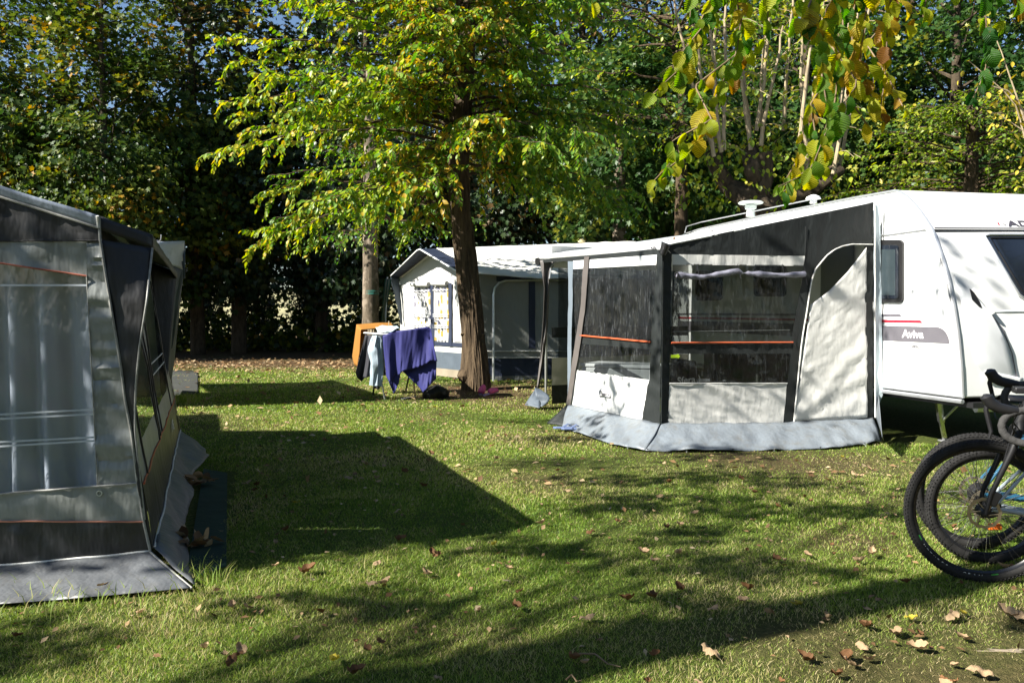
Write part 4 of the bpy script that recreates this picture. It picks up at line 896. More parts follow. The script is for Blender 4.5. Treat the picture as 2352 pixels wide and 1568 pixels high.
bgc = empty('carrier_bag', bs.pt(1572, 960), 'dark carrier bag lettered Sfera standing inside the charcoal awning', 'bag')
q1 = [bs.pt(1543, 822, .05), bs.pt(1590, 828, .05)]; q2 = [bs.pt(1541, 955, .05), bs.pt(1602, 955, .05)]
MB().loft(q1, q2, 10, 14, wrinkle(Bp.n, .03, (6, 6, 6))).build('body', M['bag'], bgc, solid=.10)
text_on(MB(), 'Sfera )', lambda u, v: bs.pt(1545+52*u, 880-16*v-6*u, .13), bold=.005).build('lettering', simple('grey_print', (.75, .75, .75), .5), bgc, smooth=False)
ar = MB(); ar.poly([Bp.pt(*p, .010) for p in [(1540, 815), (1556, 814), (1556, 812), (1561, 818), (1556, 823), (1556, 821), (1540, 822)]], Bp.n, .003); ar.build('arrow_sticker', M['lime'], AW, smooth=False)
cbn = empty('interior_filler', Vector((3.0, 9.0, 0)), 'added black cupboard behind the low window of the charcoal awning', 'filler')  # black box added so the low window looks into darkness
MB().box(Vector((2.62, 8.95, .44)), (.95, .42, .86)).build('body', M['bag'], cbn, bevel=.02)
MB().box(Vector((2.62, 8.735, .44)), (.02, .02, .84)).build('zip', M['greypipe'], cbn)
tag(MB().tube([V(1683, 812, 9.4), V(1683, 888, 9.4), G(1683, 935)], .02, 8).build('wooden_pole', M['wood']), 'thin wooden pole standing inside the charcoal awning behind its low window', 'pole')

# ============================================================ BLUE AWNING (centre back)
BA = empty('caravan_awning', (0, 16.5, 0), 'blue and white ridge awning with dotted curtains behind the elm trunk', 'awning')
g0 = Vector((-2.38, 17.5, 0)); g1 = Vector((-.63, 15.2, 0)); GP = Plane(g0, g1)
s0 = Vector((-.63, 15.2, 0)); s1 = Vector((2.2, 15.9, 0)); SPn = Plane(s0, s1)
gw = wrinkle(GP.n, .035, (5, 5, 1.5), 2); sw = wrinkle(SPn.n, .05, (1.8, 1.8, 2.4), 3, 2.0)
def zpt(P_, D_, u, z): return P_+D_*u+Vector((0, 0, z))
gd = (g1-g0); gL = gd.length; gdn = gd.normalized()
def gp(name, u0, u1, z0_, z1_, mat, off=0, nu=16, nv=12, wr=gw, par=None):
    n_ = GP.n*off; return MB().loft([zpt(g0, gdn, u0, z1_)+n_, zpt(g0, gdn, u1, z1_)+n_], [zpt(g0, gdn, u0, z0_)+n_, zpt(g0, gdn, u1, z0_)+n_], nu, nv, wr).build(name, mat, par or BA)
gp('mudflap', 0, gL, .02, .17, M['btan'], nu=30, nv=4); gp('wall_band', 0, gL, .17, .50, M['bslate'], nu=30); gp('wall_band', 0, gL, .50, .62, M['bwhite'], nu=30, nv=4)
gp('gable_wall', 0, gL, .62, 2.0, M['bwhite'], nu=40, nv=20)
pk = zpt(g0, gdn, gL/2, 2.5)
MB().loft([zpt(g0, gdn, 0, 2.0), pk, zpt(g0, gdn, gL, 2.0)], [zpt(g0, gdn, 0, 2.0), zpt(g0, gdn, gL/2, 2.0), zpt(g0, gdn, gL, 2.0)], 24, 8, gw).build('gable_wall', M['bwhite'], BA)
u_of = lambda px: (GP.pt(px, 700)-g0).dot(gdn)
U = [u_of(p) for p in (952, 992, 999, 1034, 1041)]
for a_, b_ in ((U[0], U[1]), (U[2], U[3])):
    wn_ = gp('window', a_, b_, .72, 1.78, M['dots'], .012, 30, 10, lambda p, u, v: gw(p, u, v)+GP.n*.02*math.sin(u*30))
    tpb = MB()
    for zc in (.98, 1.02, 1.2, 1.24, 1.72): tpb.tube([zpt(g0, gdn, a_, zc)+GP.n*.05, zpt(g0, gdn, b_, zc)+GP.n*.05], .007, 4)
    tpb.build('tape', M['whitetrim'], wn_)
    MB().tube([zpt(g0, gdn, a_+.02, 1.86)+GP.n*.07, zpt(g0, gdn, b_-.01, 1.84)+GP.n*.07], .05, 10).build('rolled_blind', M['bwhite'], wn_)
gp('window_frame', U[1], U[2], .62, 1.85, M['bnavy'], .03, 2, 10); gp('window_frame', U[3], U[4], .62, 1.85, M['bnavy'], .03, 2, 10); gp('window_frame', U[0]-.03, gL, .62, .70, M['bnavy'], .02, 20, 2)
gp('door_panel', U[4]+.05, gL-.02, .72, 1.8, M['bwhite'], .015)
# canopy overhanging the gable
rdir = Vector((4.3, .9, 0)).normalized(); ov = GP.n*.42
eL = V(897, 634, 17.35); pk2 = V(962, 571, 16.1); eR = V(1063, 631, 14.9)
inL = zpt(g0, gdn, -.05, 2.02)+GP.n*.0; inR = zpt(g0, gdn, gL+.05, 2.02)
MB().loft([eL, pk2, eR], [inL, pk+Vector((0, 0, .05)), inR], 40, 6, wrinkle(Vector((0, 0, 1)), .02)).build('canopy', M['bnavy'], BA, solid=.012)
pipe('canopy_trim', [eL, pk2, eR], .014, M['whitetrim'], BA)
MB().loft([eL, inL], [V(921, 745, 17.3), V(925, 745, 17.35)], 6, 14, wrinkle(GP.n, .03)).build('side_wing', M['bslate'], BA, solid=.006)
# roof
re = V(1460, 555, 17.4); rl_ = V(1500, 640, 16.2)
MB().loft([pk+Vector((0, 0, .05)), re], [inR, V(1102, 629, 14.9), V(1250, 641, 15.2), rl_], 50, 16, wrinkle(Vector((0, 0, 1)), .05, (1.2, 1.2, 1), 3)).build('roof', M['whiteroof'], BA, solid=.008)
MB().loft([pk+Vector((0, 0, .05)), re], [inL, V(1300, 560, 20)], 30, 8).build('roof', M['whiteroof'], BA, solid=.008)
# long side
def sp_(name, px0, px1, z0_, z1_, mat, off=0, nu=30, nv=14, wr=sw):
    a_ = SPn.pt(px0, 700); b_ = SPn.pt(px1, 700); n_ = SPn.n*off
    A1_, B1_ = Vector((a_.x, a_.y, z1_))+n_, Vector((b_.x, b_.y, z1_))+n_
    return MB().loft([A1_, B1_], [Vector((a_.x, a_.y, z0_))+n_, Vector((b_.x, b_.y, z0_))+n_], nu, nv, wr).build(name, mat, BA)
sp_('mudflap', 1098, 1400, .01, .09, M['lskirt']); sp_('wall_band', 1098, 1400, .09, .43, M['bnavy']); sp_('wall_band', 1098, 1400, .43, .58, M['bgrey'])
sp_('side_wall', 1098, 1400, .58, 2.0, M['bgrey'], nu=60, nv=30); sp_('blue_strip', 1214, 1229, .60, 1.9, M['bnavy'], .012, 3, 12); sp_('blue_strip', 1140, 1400, 1.86, 1.95, M['bnavy'], .012, 20, 2)
pipe('piping', [SPn.pt(1100, 806, .03), SPn.pt(1380, 806, .03)], .012, M['whitepipe'], BA, disp=sw)
pipe('piping', [SPn.pt(1100, 821, .03), SPn.pt(1380, 821, .03)], .010, M['whitepipe'], BA, disp=sw)
pipe('frame_tube', [SPn.pt(*p, .07) for p in [(1131, 874), (1131, 760), (1131, 680), (1134, 662), (1142, 651), (1156, 645), (1200, 644), (1300, 644)]], .022, M['alu'], BA)
pipe('zip', [SPn.pt(1102, 636, .04), SPn.pt(1101, 866, .04)], .008, M['greypipe'], BA)
# chimney and flue of a caravan behind
CB = empty('caravan', (1.7, 18.3, 0), 'low white caravan roof with a small flue behind the blue awning', 'caravan')
MB().box((2.7, 19.3, 1.6), (4.6, 2.1, 1.9), Matrix.Rotation(R(12), 3, 'Z')).build('body', M['white'], CB, bevel=.12)
MB().lathe(V(1336, 566, 17.6), [(.05, -.1), (.05, .08), (.08, .09), (.08, .12), (.045, .13), (.045, .15), (0, .16)], 14).build('flue', simple('brass_flue', (.4, .35, .2), .4), CB)
# green striped tarp edge left of blue awning
GT = empty('striped_tarp', (-2.95, 18.2, 0), 'hanging edge of a green and white striped parasol left of the blue awning', 'tarpaulin')
for i in range(5):
    a_ = V(888, 642, 18.2)+Vector((-.02-.03*i, 0, 0)); 
    MB().loft([V(884+3*i, 640, 18.2-.04*(i % 2)), V(887+3*i, 640, 18.2)], [V(874+1.5*i, 745+8*(i % 2), 18.2), V(876+1.5*i, 745+8*(i % 2), 18.2)], 2, 10).build('tarp_fold', fabric('green_stripe', (.03, .10, .08), .7) if i % 2 == 0 else M['bgrey'], GT, solid=.01)
MB().tube([V(890, 636, 18.25), G(880, 850, 0)], .018, 6).build('pole', M['alu'], GT)

# ============================================================ DRYING RACK + LAUNDRY
DR = empty('drying_rack', (-1.75, 12.3, 0), 'folding white metal drying rack loaded with laundry before the elm', 'drying rack')
zt = .98; rk = [V(829, 757, 12.75), V(904, 749, 12.9), V(986, 756, 12.0), V(880, 772, 11.9)]
for p_ in rk: p_.z = .97
fr = MB(); fr.tube(rk+[rk[0]], .012, 6)
for i in range(1, 9): fr.tube([rk[0].lerp(rk[3], i/9), rk[1].lerp(rk[2], i/9)], .004, 5)
fr.build('rack_frame', M['whitetrim'], DR)
for a_, b_ in (((873, 860, 12.05), (884, 918)), ((948, 860, 12.0), (954, 911)), ((942, 850, 12.6), (932, 898)), ((863, 850, 12.5), (857, 907))):
    b3 = G(*b_); MB().tube([V(*a_), b3], .014, 8).build('leg', M['chrome'] if b_[0] in (884, 954) else M['black'], DR)
MB().tube([G(922, 916, .02), G(955, 911, .02)], .012, 6).build('foot_bar', M['chrome'], DR)
def cloth(name, top, bot, mat, label, nfold, amp, d0, cat='laundry', nu=40, nv=24, ph=0, grp='laundry on the drying rack', dv=None):
    T_ = [V(*p) for p in top]; B_ = [V(*p) for p in bot]
    def dd(p, u, v): return p + Vector((0.25*amp*math.cos(u*nfold*6.28+ph+2*v), -amp*(.25+.75*v)*(math.sin(u*nfold*6.28+ph+1.2*v)+.4*math.sin(u*nfold*14+v*3)), 0))
    return tag(MB().loft(T_, B_, nu, nv, dd).build(name, mat, solid=.004), label, cat, grp)
D = 11.88
pu = empty('blue_cloth', V(935, 762, 12), 'large blue violet cloth draped over the front of the drying rack', 'cloth', 'laundry on the drying rack')
def cl(name, top, bot, nu, nv, nf, amp, ph=0):
    def dd(p, u, v): return p + Vector((0, -amp*(.2+.8*v)*(2.6*noise.noise(Vector((u*nf*1.3+ph, v*.9, ph)))+1.2*abs(noise.noise(Vector((u*nf*3+ph, v*1.5+u*2, 3))))), 0))
    MB().loft([V(*p) for p in top], [V(*p) for p in bot], nu, nv, dd).build(name, M['purple'], pu, solid=.004)
cl('front_layer', [(879, 772, D), (903, 761, D), (945, 756, D), (987, 752, D+.1), (990, 757, D)], [(887, 864, D), (898, 878, D-.03), (905, 862, D), (917, 861, D-.02), (925, 852, D), (950, 846, D), (975, 838, D), (988, 828, D), (1005, 829, D)], 60, 26, 4.2, .03)
cl('hanging_corner', [(884, 830, D+.05), (900, 835, D+.05), (922, 840, D+.05)], [(889, 865, D+.03), (904, 905, D), (917, 880, D+.04)], 30, 16, 2, .03, 1)
cl('hanging_corner', [(924, 848, D+.10), (960, 830, D+.10), (1003, 822, D+.08)], [(926, 853, D+.1), (942, 868, D+.04), (972, 901, D), (1002, 869, D+.06)], 44, 20, 2.5, .03, 2)
cl('top_fold', [(882, 768, 12.3), (940, 757, 12.4), (984, 750, 12.4)], [(879, 772, D), (903, 761, D), (987, 752, D+.1)], 24, 5, 2, .004)
oc = empty('orange_towel', V(860, 745, 13), 'orange towel pegged over the back edge of the drying rack', 'towel', 'laundry on the drying rack')
def cl2(name, top, bot, nf, amp, nu=30, nv=14):
    def dd(p, u, v): return p + Vector((0, -amp*(.2+.8*v)*math.sin(u*nf*6.28+v), 0))
    MB().loft([V(*p) for p in top], [V(*p) for p in bot], nu, nv, dd).build(name, M['orange_cloth'], oc, solid=.005)
cl2('top_fold', [(819, 745, 12.95), (870, 741, 13.0), (898, 741, 13.05)], [(829, 757, 12.6), (880, 752, 12.7), (912, 758, 12.6)], 2, .01)
cl2('left_hang', [(819, 745, 12.95), (829, 757, 12.6)], [(810, 818, 12.95), (813, 838, 12.8), (821, 842, 12.75), (825, 813, 12.6)], 1.5, .03)
cl2('back_hang', [(829, 757, 12.85), (845, 757, 12.9)], [(824, 822, 12.9), (836, 812, 12.9)], 1, .02)
cloth('black_trousers', [(837, 769, 12.2), (855, 770, 12.1)], [(819, 855, 12.1), (826, 877, 12.1), (838, 868, 12.05), (853, 864, 12.05)], M['darkcloth'], 'black trousers hanging from the left of the drying rack', 1.4, .05, 0, 'trousers')
cloth('black_trousers', [(866, 800, 12.45), (884, 800, 12.45)], [(868, 862, 12.4), (886, 862, 12.4)], M['darkcloth'], 'dark garment half hidden between the pale jeans and the blue cloth', 1.4, .04, 0, 'garment')
cloth('pale_jeans', [(854, 771, 12.0), (880, 771, 11.95)], [(850, 810, 11.95), (852, 882, 12.0), (860, 886, 11.95), (873, 888, 11.95), (880, 812, 12)], M['jeans'], 'pale washed jeans hanging at the front corner of the drying rack', 2.6, .05, 0, 'jeans') if False else None
def leg_cloth():
    J = empty('pale_jeans', V(865, 800, 12), 'pale washed jeans hanging at the front corner of the drying rack', 'jeans', 'laundry on the drying rack')
    for k_, (pts, rad) in enumerate([([(864, 772, 12.0), (858, 800, 11.95), (862, 835, 11.9), (858, 884, 11.93)], [.06, .085, .055, .06]), ([(873, 772, 12.0), (874, 800, 12.0), (873, 840, 11.98), (868, 887, 11.9)], [.05, .075, .065, .05])]):
        p_ = resample([V(*q) for q in pts], 30); rr = [rad[min(3, int(i/10))]*(1-(i/10) % 1)+rad[min(3, int(i/10)+1)]*((i/10) % 1) for i in range(31)]
        MB().tube(p_, rr, 18, True, lambda a, i, p: 1+.28*noise.noise(Vector((math.cos(a)*1.6+k_*9, math.sin(a)*1.6, i*.16)))+.12*math.sin(a*5+i*.2)).build('trouser_leg', M['jeans'], J)
    MB().tube([V(861, 886, 11.93), V(870, 889, 11.9)], .035, 10).build('waistband', M['darkcloth'], J)
leg_cloth()
pcn = MB(); pcn.loft([V(862, 752, 12.75), V(890, 751, 12.75), V(913, 752, 12.7)], [V(868, 765, 12.3), V(885, 768, 12.2), V(918, 757, 12.4)], 24, 10, lambda p, u, v: p+Vector((0, 0, .02+.03*noise.noise(p*9))))
tag(pcn.build('pale_cloth', M['palecloth'], solid=.01), 'pale blue cloth lying flat on top of the drying rack', 'cloth', 'laundry on the drying rack')
pg = empty('clothes_pegs', V(850, 760, 12.6), 'row of small pegs clipped to the drying rack wires', 'pegs')
for px in (846, 853, 858, 823+28, 893): MB().box(V(px, 762 if px < 880 else 742, 12.6), (.012, .02, .07)).build('peg', M['wood'], pg, bevel=.002)
# bag, sandals, flip flops
bgm = MB(); bc_ = G(1002, 898, .10)
bgm.lathe(bc_+Vector((0, 0, -.1)), [(0, 0), (.17, .0), (.20, .06), (.18, .12), (.10, .17), (.04, .20), (0, .205)], 28)
for v in bgm.v: v += Vector((.05*noise.noise(v*7), .05*noise.noise(v*7+Vector((5, 0, 0))), .03*noise.noise(v*9)))
tag(bgm.build('rubbish_bag', M['bag']), 'slumped black rubbish bag on the grass between the rack and the elm', 'bag')
def shoe(root_loc, ang, c1, c2, tilt=0, sc=1.0):
    s = MB(); n_ = 14; top = []; bot = []
    return None
SH = empty('pink_sandals', G(1115, 908), 'pair of pink and mauve rubber clogs lying at the foot of the elm', 'shoes')
for i, (px, py, ang, tilt) in enumerate(((1108, 903, 60, 55), (1128, 906, 20, 15))):
    o_ = G(px, py, .02); Rm = Matrix.Rotation(R(ang), 3, 'Z') @ Matrix.Rotation(R(-tilt), 3, 'Y')
    pr_ = [(0, .035), (.04, .05), (.10, .045), (.16, .055), (.22, .05), (.26, .02)]
    so_ = MB(); rows = []
    for x_, w_ in pr_: rows.append([o_+Rm @ Vector((x_-.13, w_*math.cos(t), .02*math.sin(t)+.02)) for t in [j*math.pi*2/12 for j in range(13)]])
    so_.grid(rows); sole = so_.build('sole', M['mauve'], SH)
    up = MB(); rows = []
    for x_, w_, h_ in ((.10, .045, .06), (.15, .055, .075), (.20, .052, .065), (.25, .03, .04), (.265, .005, .02)):
        rows.append([o_+Rm @ Vector((x_-.13, w_*math.cos(t), .025+h_*math.sin(t))) for t in [j*math.pi/8 for j in range(9)]])
    up.grid(rows); up.build('upper', M['pink'], SH, solid=.006)
FLP = empty('flip_flops', G(1310, 985), 'pair of dark blue flip flops on the grass against the awning mudflap', 'flip flops')
for i, px in enumerate((1298, 1317)):
    o_ = G(px, 984+i*2, .03); pts = [(0, .02), (.03, .04), (.09, .036), (.16, .045), (.22, .045), (.26, .02)]
    P_ = [o_+Vector((x_-.13, w_*.9, .0)) for x_, w_ in pts]+[o_+Vector((x_-.13, -w_*.9, .0)) for x_, w_ in reversed(pts)]
    MB().poly(P_, (0, 0, 1), .02).build('sole', M['flop'], FLP, bevel=.004)
    MB().tube([o_+Vector((-.02, .04, .02)), o_+Vector((.03, .02, .05)), o_+Vector((.08, 0, .025)), o_+Vector((.03, -.02, .05)), o_+Vector((-.02, -.04, .02))], .006, 6).build('strap', M['flop'], FLP)

# ============================================================ BICYCLES
def ring_text(mb, txt, c, rad, a0, da, size, y):
    a = a0
    for chh in txt:
        if chh == ' ': a += da; continue
        vs, fs = text_mesh(chh, size, 0, 0, .01*size)
        r_ = math.cos(a), math.sin(a); t_ = (-math.sin(a), math.cos(a))  # text reads along increasing angle, top toward the hub
        mb.add([(c[0]+rad*r_[0]+v.x*t_[0]-v.y*r_[0], y, c[1]+rad*r_[1]+v.x*t_[1]-v.y*r_[1]) for v in vs], fs)
        a += da*(0.55 if chh in 'I-' else 1)
def wheel(par, x, r, tw, knobs, rotor=True, txt=None, nsp=28):
    W_ = bpy.data.objects.new('wheel', None); COL.objects.link(W_); W_.parent = par; W_['_local'] = True
    c = Vector((x, 0, r)); R0 = r-tw
    ty = MB(); ty.ring(c, (0, 1, 0), R0, tw, 96, 14, .95)
    for i in range(knobs):
        a = 2*math.pi*i/knobs
        for q in (-1.05, -.6, 0, .6, 1.05):
            if abs(q) == .6: aa = a+math.pi/knobs
            else: aa = a
            d = Vector((math.cos(aa), 0, math.sin(aa))); n_ = d*math.cos(q)+Vector((0, 1, 0))*math.sin(q)
            ctr_ = c+d*R0+n_*(tw+.0012); t_ = Vector((-math.sin(aa), 0, math.cos(aa))); s_ = t_.cross(n_)
            rot = Matrix((t_, s_, n_)).transposed(); ty.box(ctr_, (.008, .0055, .0045), rot)
    ty.build('tyre', M['rubber'], W_)
    rm = MB(); rr = R0-tw*.75
    prof_ = [(rr+.018, -.011), (rr+.016, -.014), (rr-.006, -.011), (rr-.016, 0), (rr-.006, .011), (rr+.016, .014), (rr+.018, .011)]
    n_ = 96; vs = []; fs = []
    for i in range(n_):
        a = 2*math.pi*i/n_
        for (q, y) in prof_: vs.append((c.x+q*math.cos(a), y, c.z+q*math.sin(a)))
    kk = len(prof_)
    for i in range(n_):
        for j in range(kk-1): fs.append((i*kk+j, ((i+1) % n_)*kk+j, ((i+1) % n_)*kk+j+1, i*kk+j+1))
    rm.add(vs, fs); rim_ = rm.build('rim', M['rim'], W_)
    if txt:
        tm_ = MB(); ring_text(tm_, txt[0], (c.x, c.z), rr+.013, txt[1], txt[2], txt[3], -.0165); tm_.build('rim_lettering', M['decalwhite'], W_, smooth=False)
        gd_ = MB()
        for a0_, a1_ in txt[4]:
            A_ = [a0_+(a1_-a0_)*i/6 for i in range(7)]
            gd_.grid([[Vector((c.x+q*math.cos(a), -.0160, c.z+q*math.sin(a))) for a in A_] for q in (rr-.004, rr+.012)])
        gd_.build('rim_decal', M['green'], W_, smooth=False)
    sp = MB()
    for i in range(nsp):
        a = 2*math.pi*(i+.5*(i % 2))/nsp; s_ = 1 if i % 2 else -1; off = .9*(1 if (i//2) % 2 else -1)
        h = c+Vector((.022*math.cos(a+off), .028*s_, .022*math.sin(a+off))); e_ = c+Vector(((rr-.01)*math.cos(a), .002*s_, (rr-.01)*math.sin(a)))
        sp.tube([h, e_], .0014, 4, False)
    sp.build('spokes', M['black'] if nsp < 32 else M['chrome'], W_)
    MB().lathe(c+Vector((0, -.05, 0)), [(0, 0), (.012, 0), (.014, .015), (.026, .02), (.026, .026), (.016, .03), (.016, .07), (.026, .074), (.026, .08), (.012, .085), (.012, .1), (0, .1)], 20, (0, 1, 0)).build('hub', M['black'], W_)
    if rotor:
        ro_ = MB(); nn = 48; rI = .060; rO = .074; y = -.034
        vs = []; fs = []
        for i in range(nn):
            a = 2*math.pi*i/nn; wv = .002*math.sin(a*12)
            for q, yy in ((rI+wv, y), (rO+wv, y), (rO+wv, y-.002), (rI+wv, y-.002)): vs.append((c.x+q*math.cos(a), yy, c.z+q*math.sin(a)))
        for i in range(nn):
            for j in range(4): fs.append((i*4+j, ((i+1) % nn)*4+j, ((i+1) % nn)*4+(j+1) % 4, i*4+(j+1) % 4))
        ro_.add(vs, fs)
        for i in range(6):
            a = 2*math.pi*i/6; ro_.tube([c+Vector((.02*math.cos(a-.5), y-.001, .02*math.sin(a-.5))), c+Vector((.064*math.cos(a), y-.001, .064*math.sin(a)))], .003, 4)
        ro_.build('brake_disc', simple('bronze_steel', (.42, .36, .26), .35, .8), W_)
    return W_
def bike(name, loc, rotz, lean, label, r=.345, tw=.0225, knobs=110, frame=None, drop=False, fork=None, txt=None, scale_=1.0, wb=1.02, accent=None, susp=False, nsp=28):
    B = bpy.data.objects.new(name, None); COL.objects.link(B); B.location = loc; B.rotation_euler = (lean, 0, rotz); B['_local'] = True
    tag(B, label, 'bicycle', 'bicycles leaning together')
    frame = frame or M['frameblk']; fork = fork or frame
    wheel(B, 0, r, tw, knobs, True, txt, nsp); wheel(B, wb, r, tw, knobs, True, None, nsp)
    s = scale_
    crown = Vector((.135*s, 0, r+.40*s)); htop = Vector((.185*s, 0, r+.54*s)); hb_ = Vector((.142*s, 0, r+.42*s))
    fk = MB()
    for y in (-.055, .055):
        fk.tube([Vector((0, y, r)), Vector((.02*s, y, r+.10*s)), Vector((.10*s, y, r+.30*s)), crown+Vector((0, y*.8, 0)), crown+Vector((.01, y*.2, .03))], [.009, .011, .015, .017, .018] if not susp else [.014, .017, .017, .014, .018], 10)
    fk.build('fork', fork, B)
    fr_ = MB(); bbk = Vector((.58*s, 0, r-.06)); st_ = Vector((.74*s, 0, r+.42*s))
    fr_.tube([hb_, htop], .024, 12); fr_.tube([hb_+Vector((.01, 0, .01)), bbk], [.026, .030], 12); fr_.tube([htop-Vector((0, 0, .03)), st_], [.021, .017], 12)
    fr_.tube([bbk, st_+Vector((.02, 0, .08))], .017, 12)
    for y in (-1, 1):
        fr_.tube([bbk, Vector((wb, y*.06, r))], .013, 8); fr_.tube([st_, Vector((wb, y*.06, r))], .009, 8)
    fr_.build('frame', frame, B)
    if accent: 
        ac = MB(); ac.tube([hb_.lerp(bbk, .15)+Vector((0, -.03, .0)), hb_.lerp(bbk, .75)+Vector((0, -.032, 0))], .010, 6); ac.build('frame_stripe', accent, B)
    sd2 = MB(); sp0 = st_+Vector((.05, 0, .22 if drop else .09)); sd2.tube([st_, sp0], .014, 8); sd2.build('seatpost', M['black'], B)
    sa = MB(); rows = []
    for x_, w_, z_ in ((-.13, .012, 0), (-.08, .022, .01), (0, .035, .012), (.07, .065, .018), (.12, .07, .022), (.14, .05, .015)):
        rows.append([sp0+Vector((x_, w_*math.cos(t), z_+.025*math.sin(t))) for t in [j*2*math.pi/12 for j in range(13)]])
    sa.grid(rows); sa.build('saddle', M['black'], B)
    MB().lathe(Vector((wb, .028, r)), [(0, 0), (.055, 0), (.055, .004), (.045, .008), (.045, .012), (.034, .016), (.03, .03), (0, .032)], 24, (0, 1, 0)).build('cassette', M['black'], B)
    cr = MB(); cr.ring(bbk+Vector((0, .045, 0)), (0, 1, 0), .085, .006, 40, 6); cr.tube([bbk+Vector((0, .05, 0)), bbk+Vector((.12, .06, -.12))], .010, 8); cr.tube([bbk+Vector((0, -.05, 0)), bbk+Vector((-.12, -.06, .12))], .010, 8)
    cr.box(bbk+Vector((.12, .10, -.12)), (.09, .08, .02)); cr.box(bbk+Vector((-.12, -.10, .12)), (.09, .08, .02)); cr.build('crankset', M['black'], B)
    MB().box(Vector((.035, -.045, r+.075)), (.045, .03, .07), Matrix.Rotation(R(25), 3, 'Y')).build('brake_caliper', M['black'], B, bevel=.006)
    stem = MB(); bar = Vector(((.18 if drop else .25)*s, 0, r+(.557 if drop else .56)*s)); stem.tube([htop, htop+Vector((.005, 0, .05)), bar], .016, 8); stem.build('stem', M['black'], B)
    hx = lambda q: q+Vector((.32*q.y, 0, .175*q.y))
    if drop:
        for y in (-1, 1):
            pth = [bar, bar+Vector((0, y*.10, .005)), bar+Vector((0, y*.19, .0)), bar+Vector((-.04, y*.205, -.005)), bar+Vector((-.085, y*.21, -.025)), bar+Vector((-.105, y*.212, -.07)), bar+Vector((-.085, y*.218, -.115)), bar+Vector((-.03, y*.225, -.14)), bar+Vector((.07, y*.235, -.15))]
            pp = []
            for i in range(len(pth)-1):
                for k_ in range(6):
                    t = k_/6; p0, p1, p2, p3 = pth[max(0, i-1)], pth[i], pth[i+1], pth[min(len(pth)-1, i+2)]
                    pp.append(.5*((2*p1)+(p2-p0)*t+(2*p0-5*p1+4*p2-p3)*t*t+(3*p1-p0-3*p2+p3)*t**3))
            pp.append(pth[-1]); pp = [hx(q) for q in pp]
            MB().tube(pp, [.0165+.0014*(i % 3 == 0) for i in range(len(pp))], 12).build('handlebar', M['tape'], B)
            hd = [bar+Vector((-.045, y*.205, -.004)), bar+Vector((-.085, y*.208, .000)), bar+Vector((-.125, y*.208, .010)), bar+Vector((-.155, y*.208, .030)), bar+Vector((-.172, y*.208, .058)), bar+Vector((-.174, y*.208, .070))]
            hd = [hx(q) for q in hd]; MB().tube(hd, [.018, .024, .024, .027, .026, .010], 14).build('brake_hood', M['black'], B)
            lv = [bar+Vector((-.165, y*.208, .040)), bar+Vector((-.172, y*.210, .0)), bar+Vector((-.160, y*.214, -.05)), bar+Vector((-.148, y*.22, -.095)), bar+Vector((-.155, y*.225, -.125))]
            MB().tube([hx(q) for q in lv], [.009, .011, .010, .009, .005], 8).build('brake_lever', M['frameblk'], B)
            MB().lathe(hd[-1]-Vector((-.006, 0, .022)), [(0, 0), (.012, .002), (0, .004)], 10, (-1, 0, .3)).build('lever_cap', M['alu'], B)
        cb = MB()
        for y, w_ in ((-.18, .0), (.18, .02), (-.15, .03)):
            cb.tube(resample([bar+Vector((-.09, y*1.15, -.01)), bar+Vector((-.10, y*.7, -.10-w_)), bar+Vector((-.04, y*.2, -.16-w_)), crown+Vector((-.02, -.03, .02)), Vector((.03, -.06, r+.10))], 20), .0028, 6)
        cb.build('brake_cable', M['black'], B)
        MB().box(bar+Vector((-.02, 0, .03)), (.09, .055, .03)).build('bar_mount', M['black'], B, bevel=.006)
    else:
        hbm = MB(); hbm.tube([bar+Vector((.03, -.33, .02)), bar+Vector((0, -.1, 0)), bar, bar+Vector((0, .1, 0)), bar+Vector((.03, .33, .02))], .0125, 8); hbm.build('handlebar', M['black'], B)
        for y in (-1, 1):
            MB().tube([bar+Vector((.018, y*.21, .012)), bar+Vector((.03, y*.335, .02))], .017, 10).build('grip', M['tape'], B)
            MB().tube([bar+Vector((-.01, y*.2, 0)), bar+Vector((-.05, y*.24, -.02)), bar+Vector((-.05, y*.31, -.02))], .006, 6).build('brake_lever', M['alu'], B)
    return B
h1 = V(2262, 1187, 3.87)
bike('bicycle', (h1.x, 3.90, 0), R(-14), R(2), 'black gravel bicycle with drop handlebars and taped bars, nearest of the parked bikes', .345, .022, 120, drop=True,
     txt=('NOTUBES - GRAIL', R(214), R(4.3), .020, [(R(205), R(210)), (R(278), R(284))]), nsp=28)
h2 = V(2262, 1180, 4.17)
bike('bicycle', (h2.x+.02+.95*.985, 4.19-.95*.174, 0), R(170), R(-2), 'small wheeled mountain bicycle with a white frame facing right, middle of the parked bikes', .30, .024, 90, frame=M['bikewhite'], fork=M['frameblk'], accent=M['skyblue'], scale_=.86, wb=.95, susp=True, nsp=32)
bike('bicycle', (V(2246, 1143, 4.42).x+.985, 4.45-.174, 0), R(170), R(-2), 'sky blue mountain bicycle facing right, farthest of the parked bikes', .32, .025, 90, frame=M['skyblue'], fork=M['frameblk'], accent=M['frameblk'], scale_=.95, wb=1.0, susp=True, nsp=32)
rf = MB(); rp = G(2300, 1300, .16); rf.box(V(2285, 1209, 4.25), (.07, .02, .035)); rf.box(V(2285, 1209, 4.25)+Vector((0, .015, 0)), (.05, .02, .02))
tag(rf.build('wheel_reflector', M['orangeplastic'], bevel=.006), 'orange reflector between the spokes of the parked bikes', 'reflector')

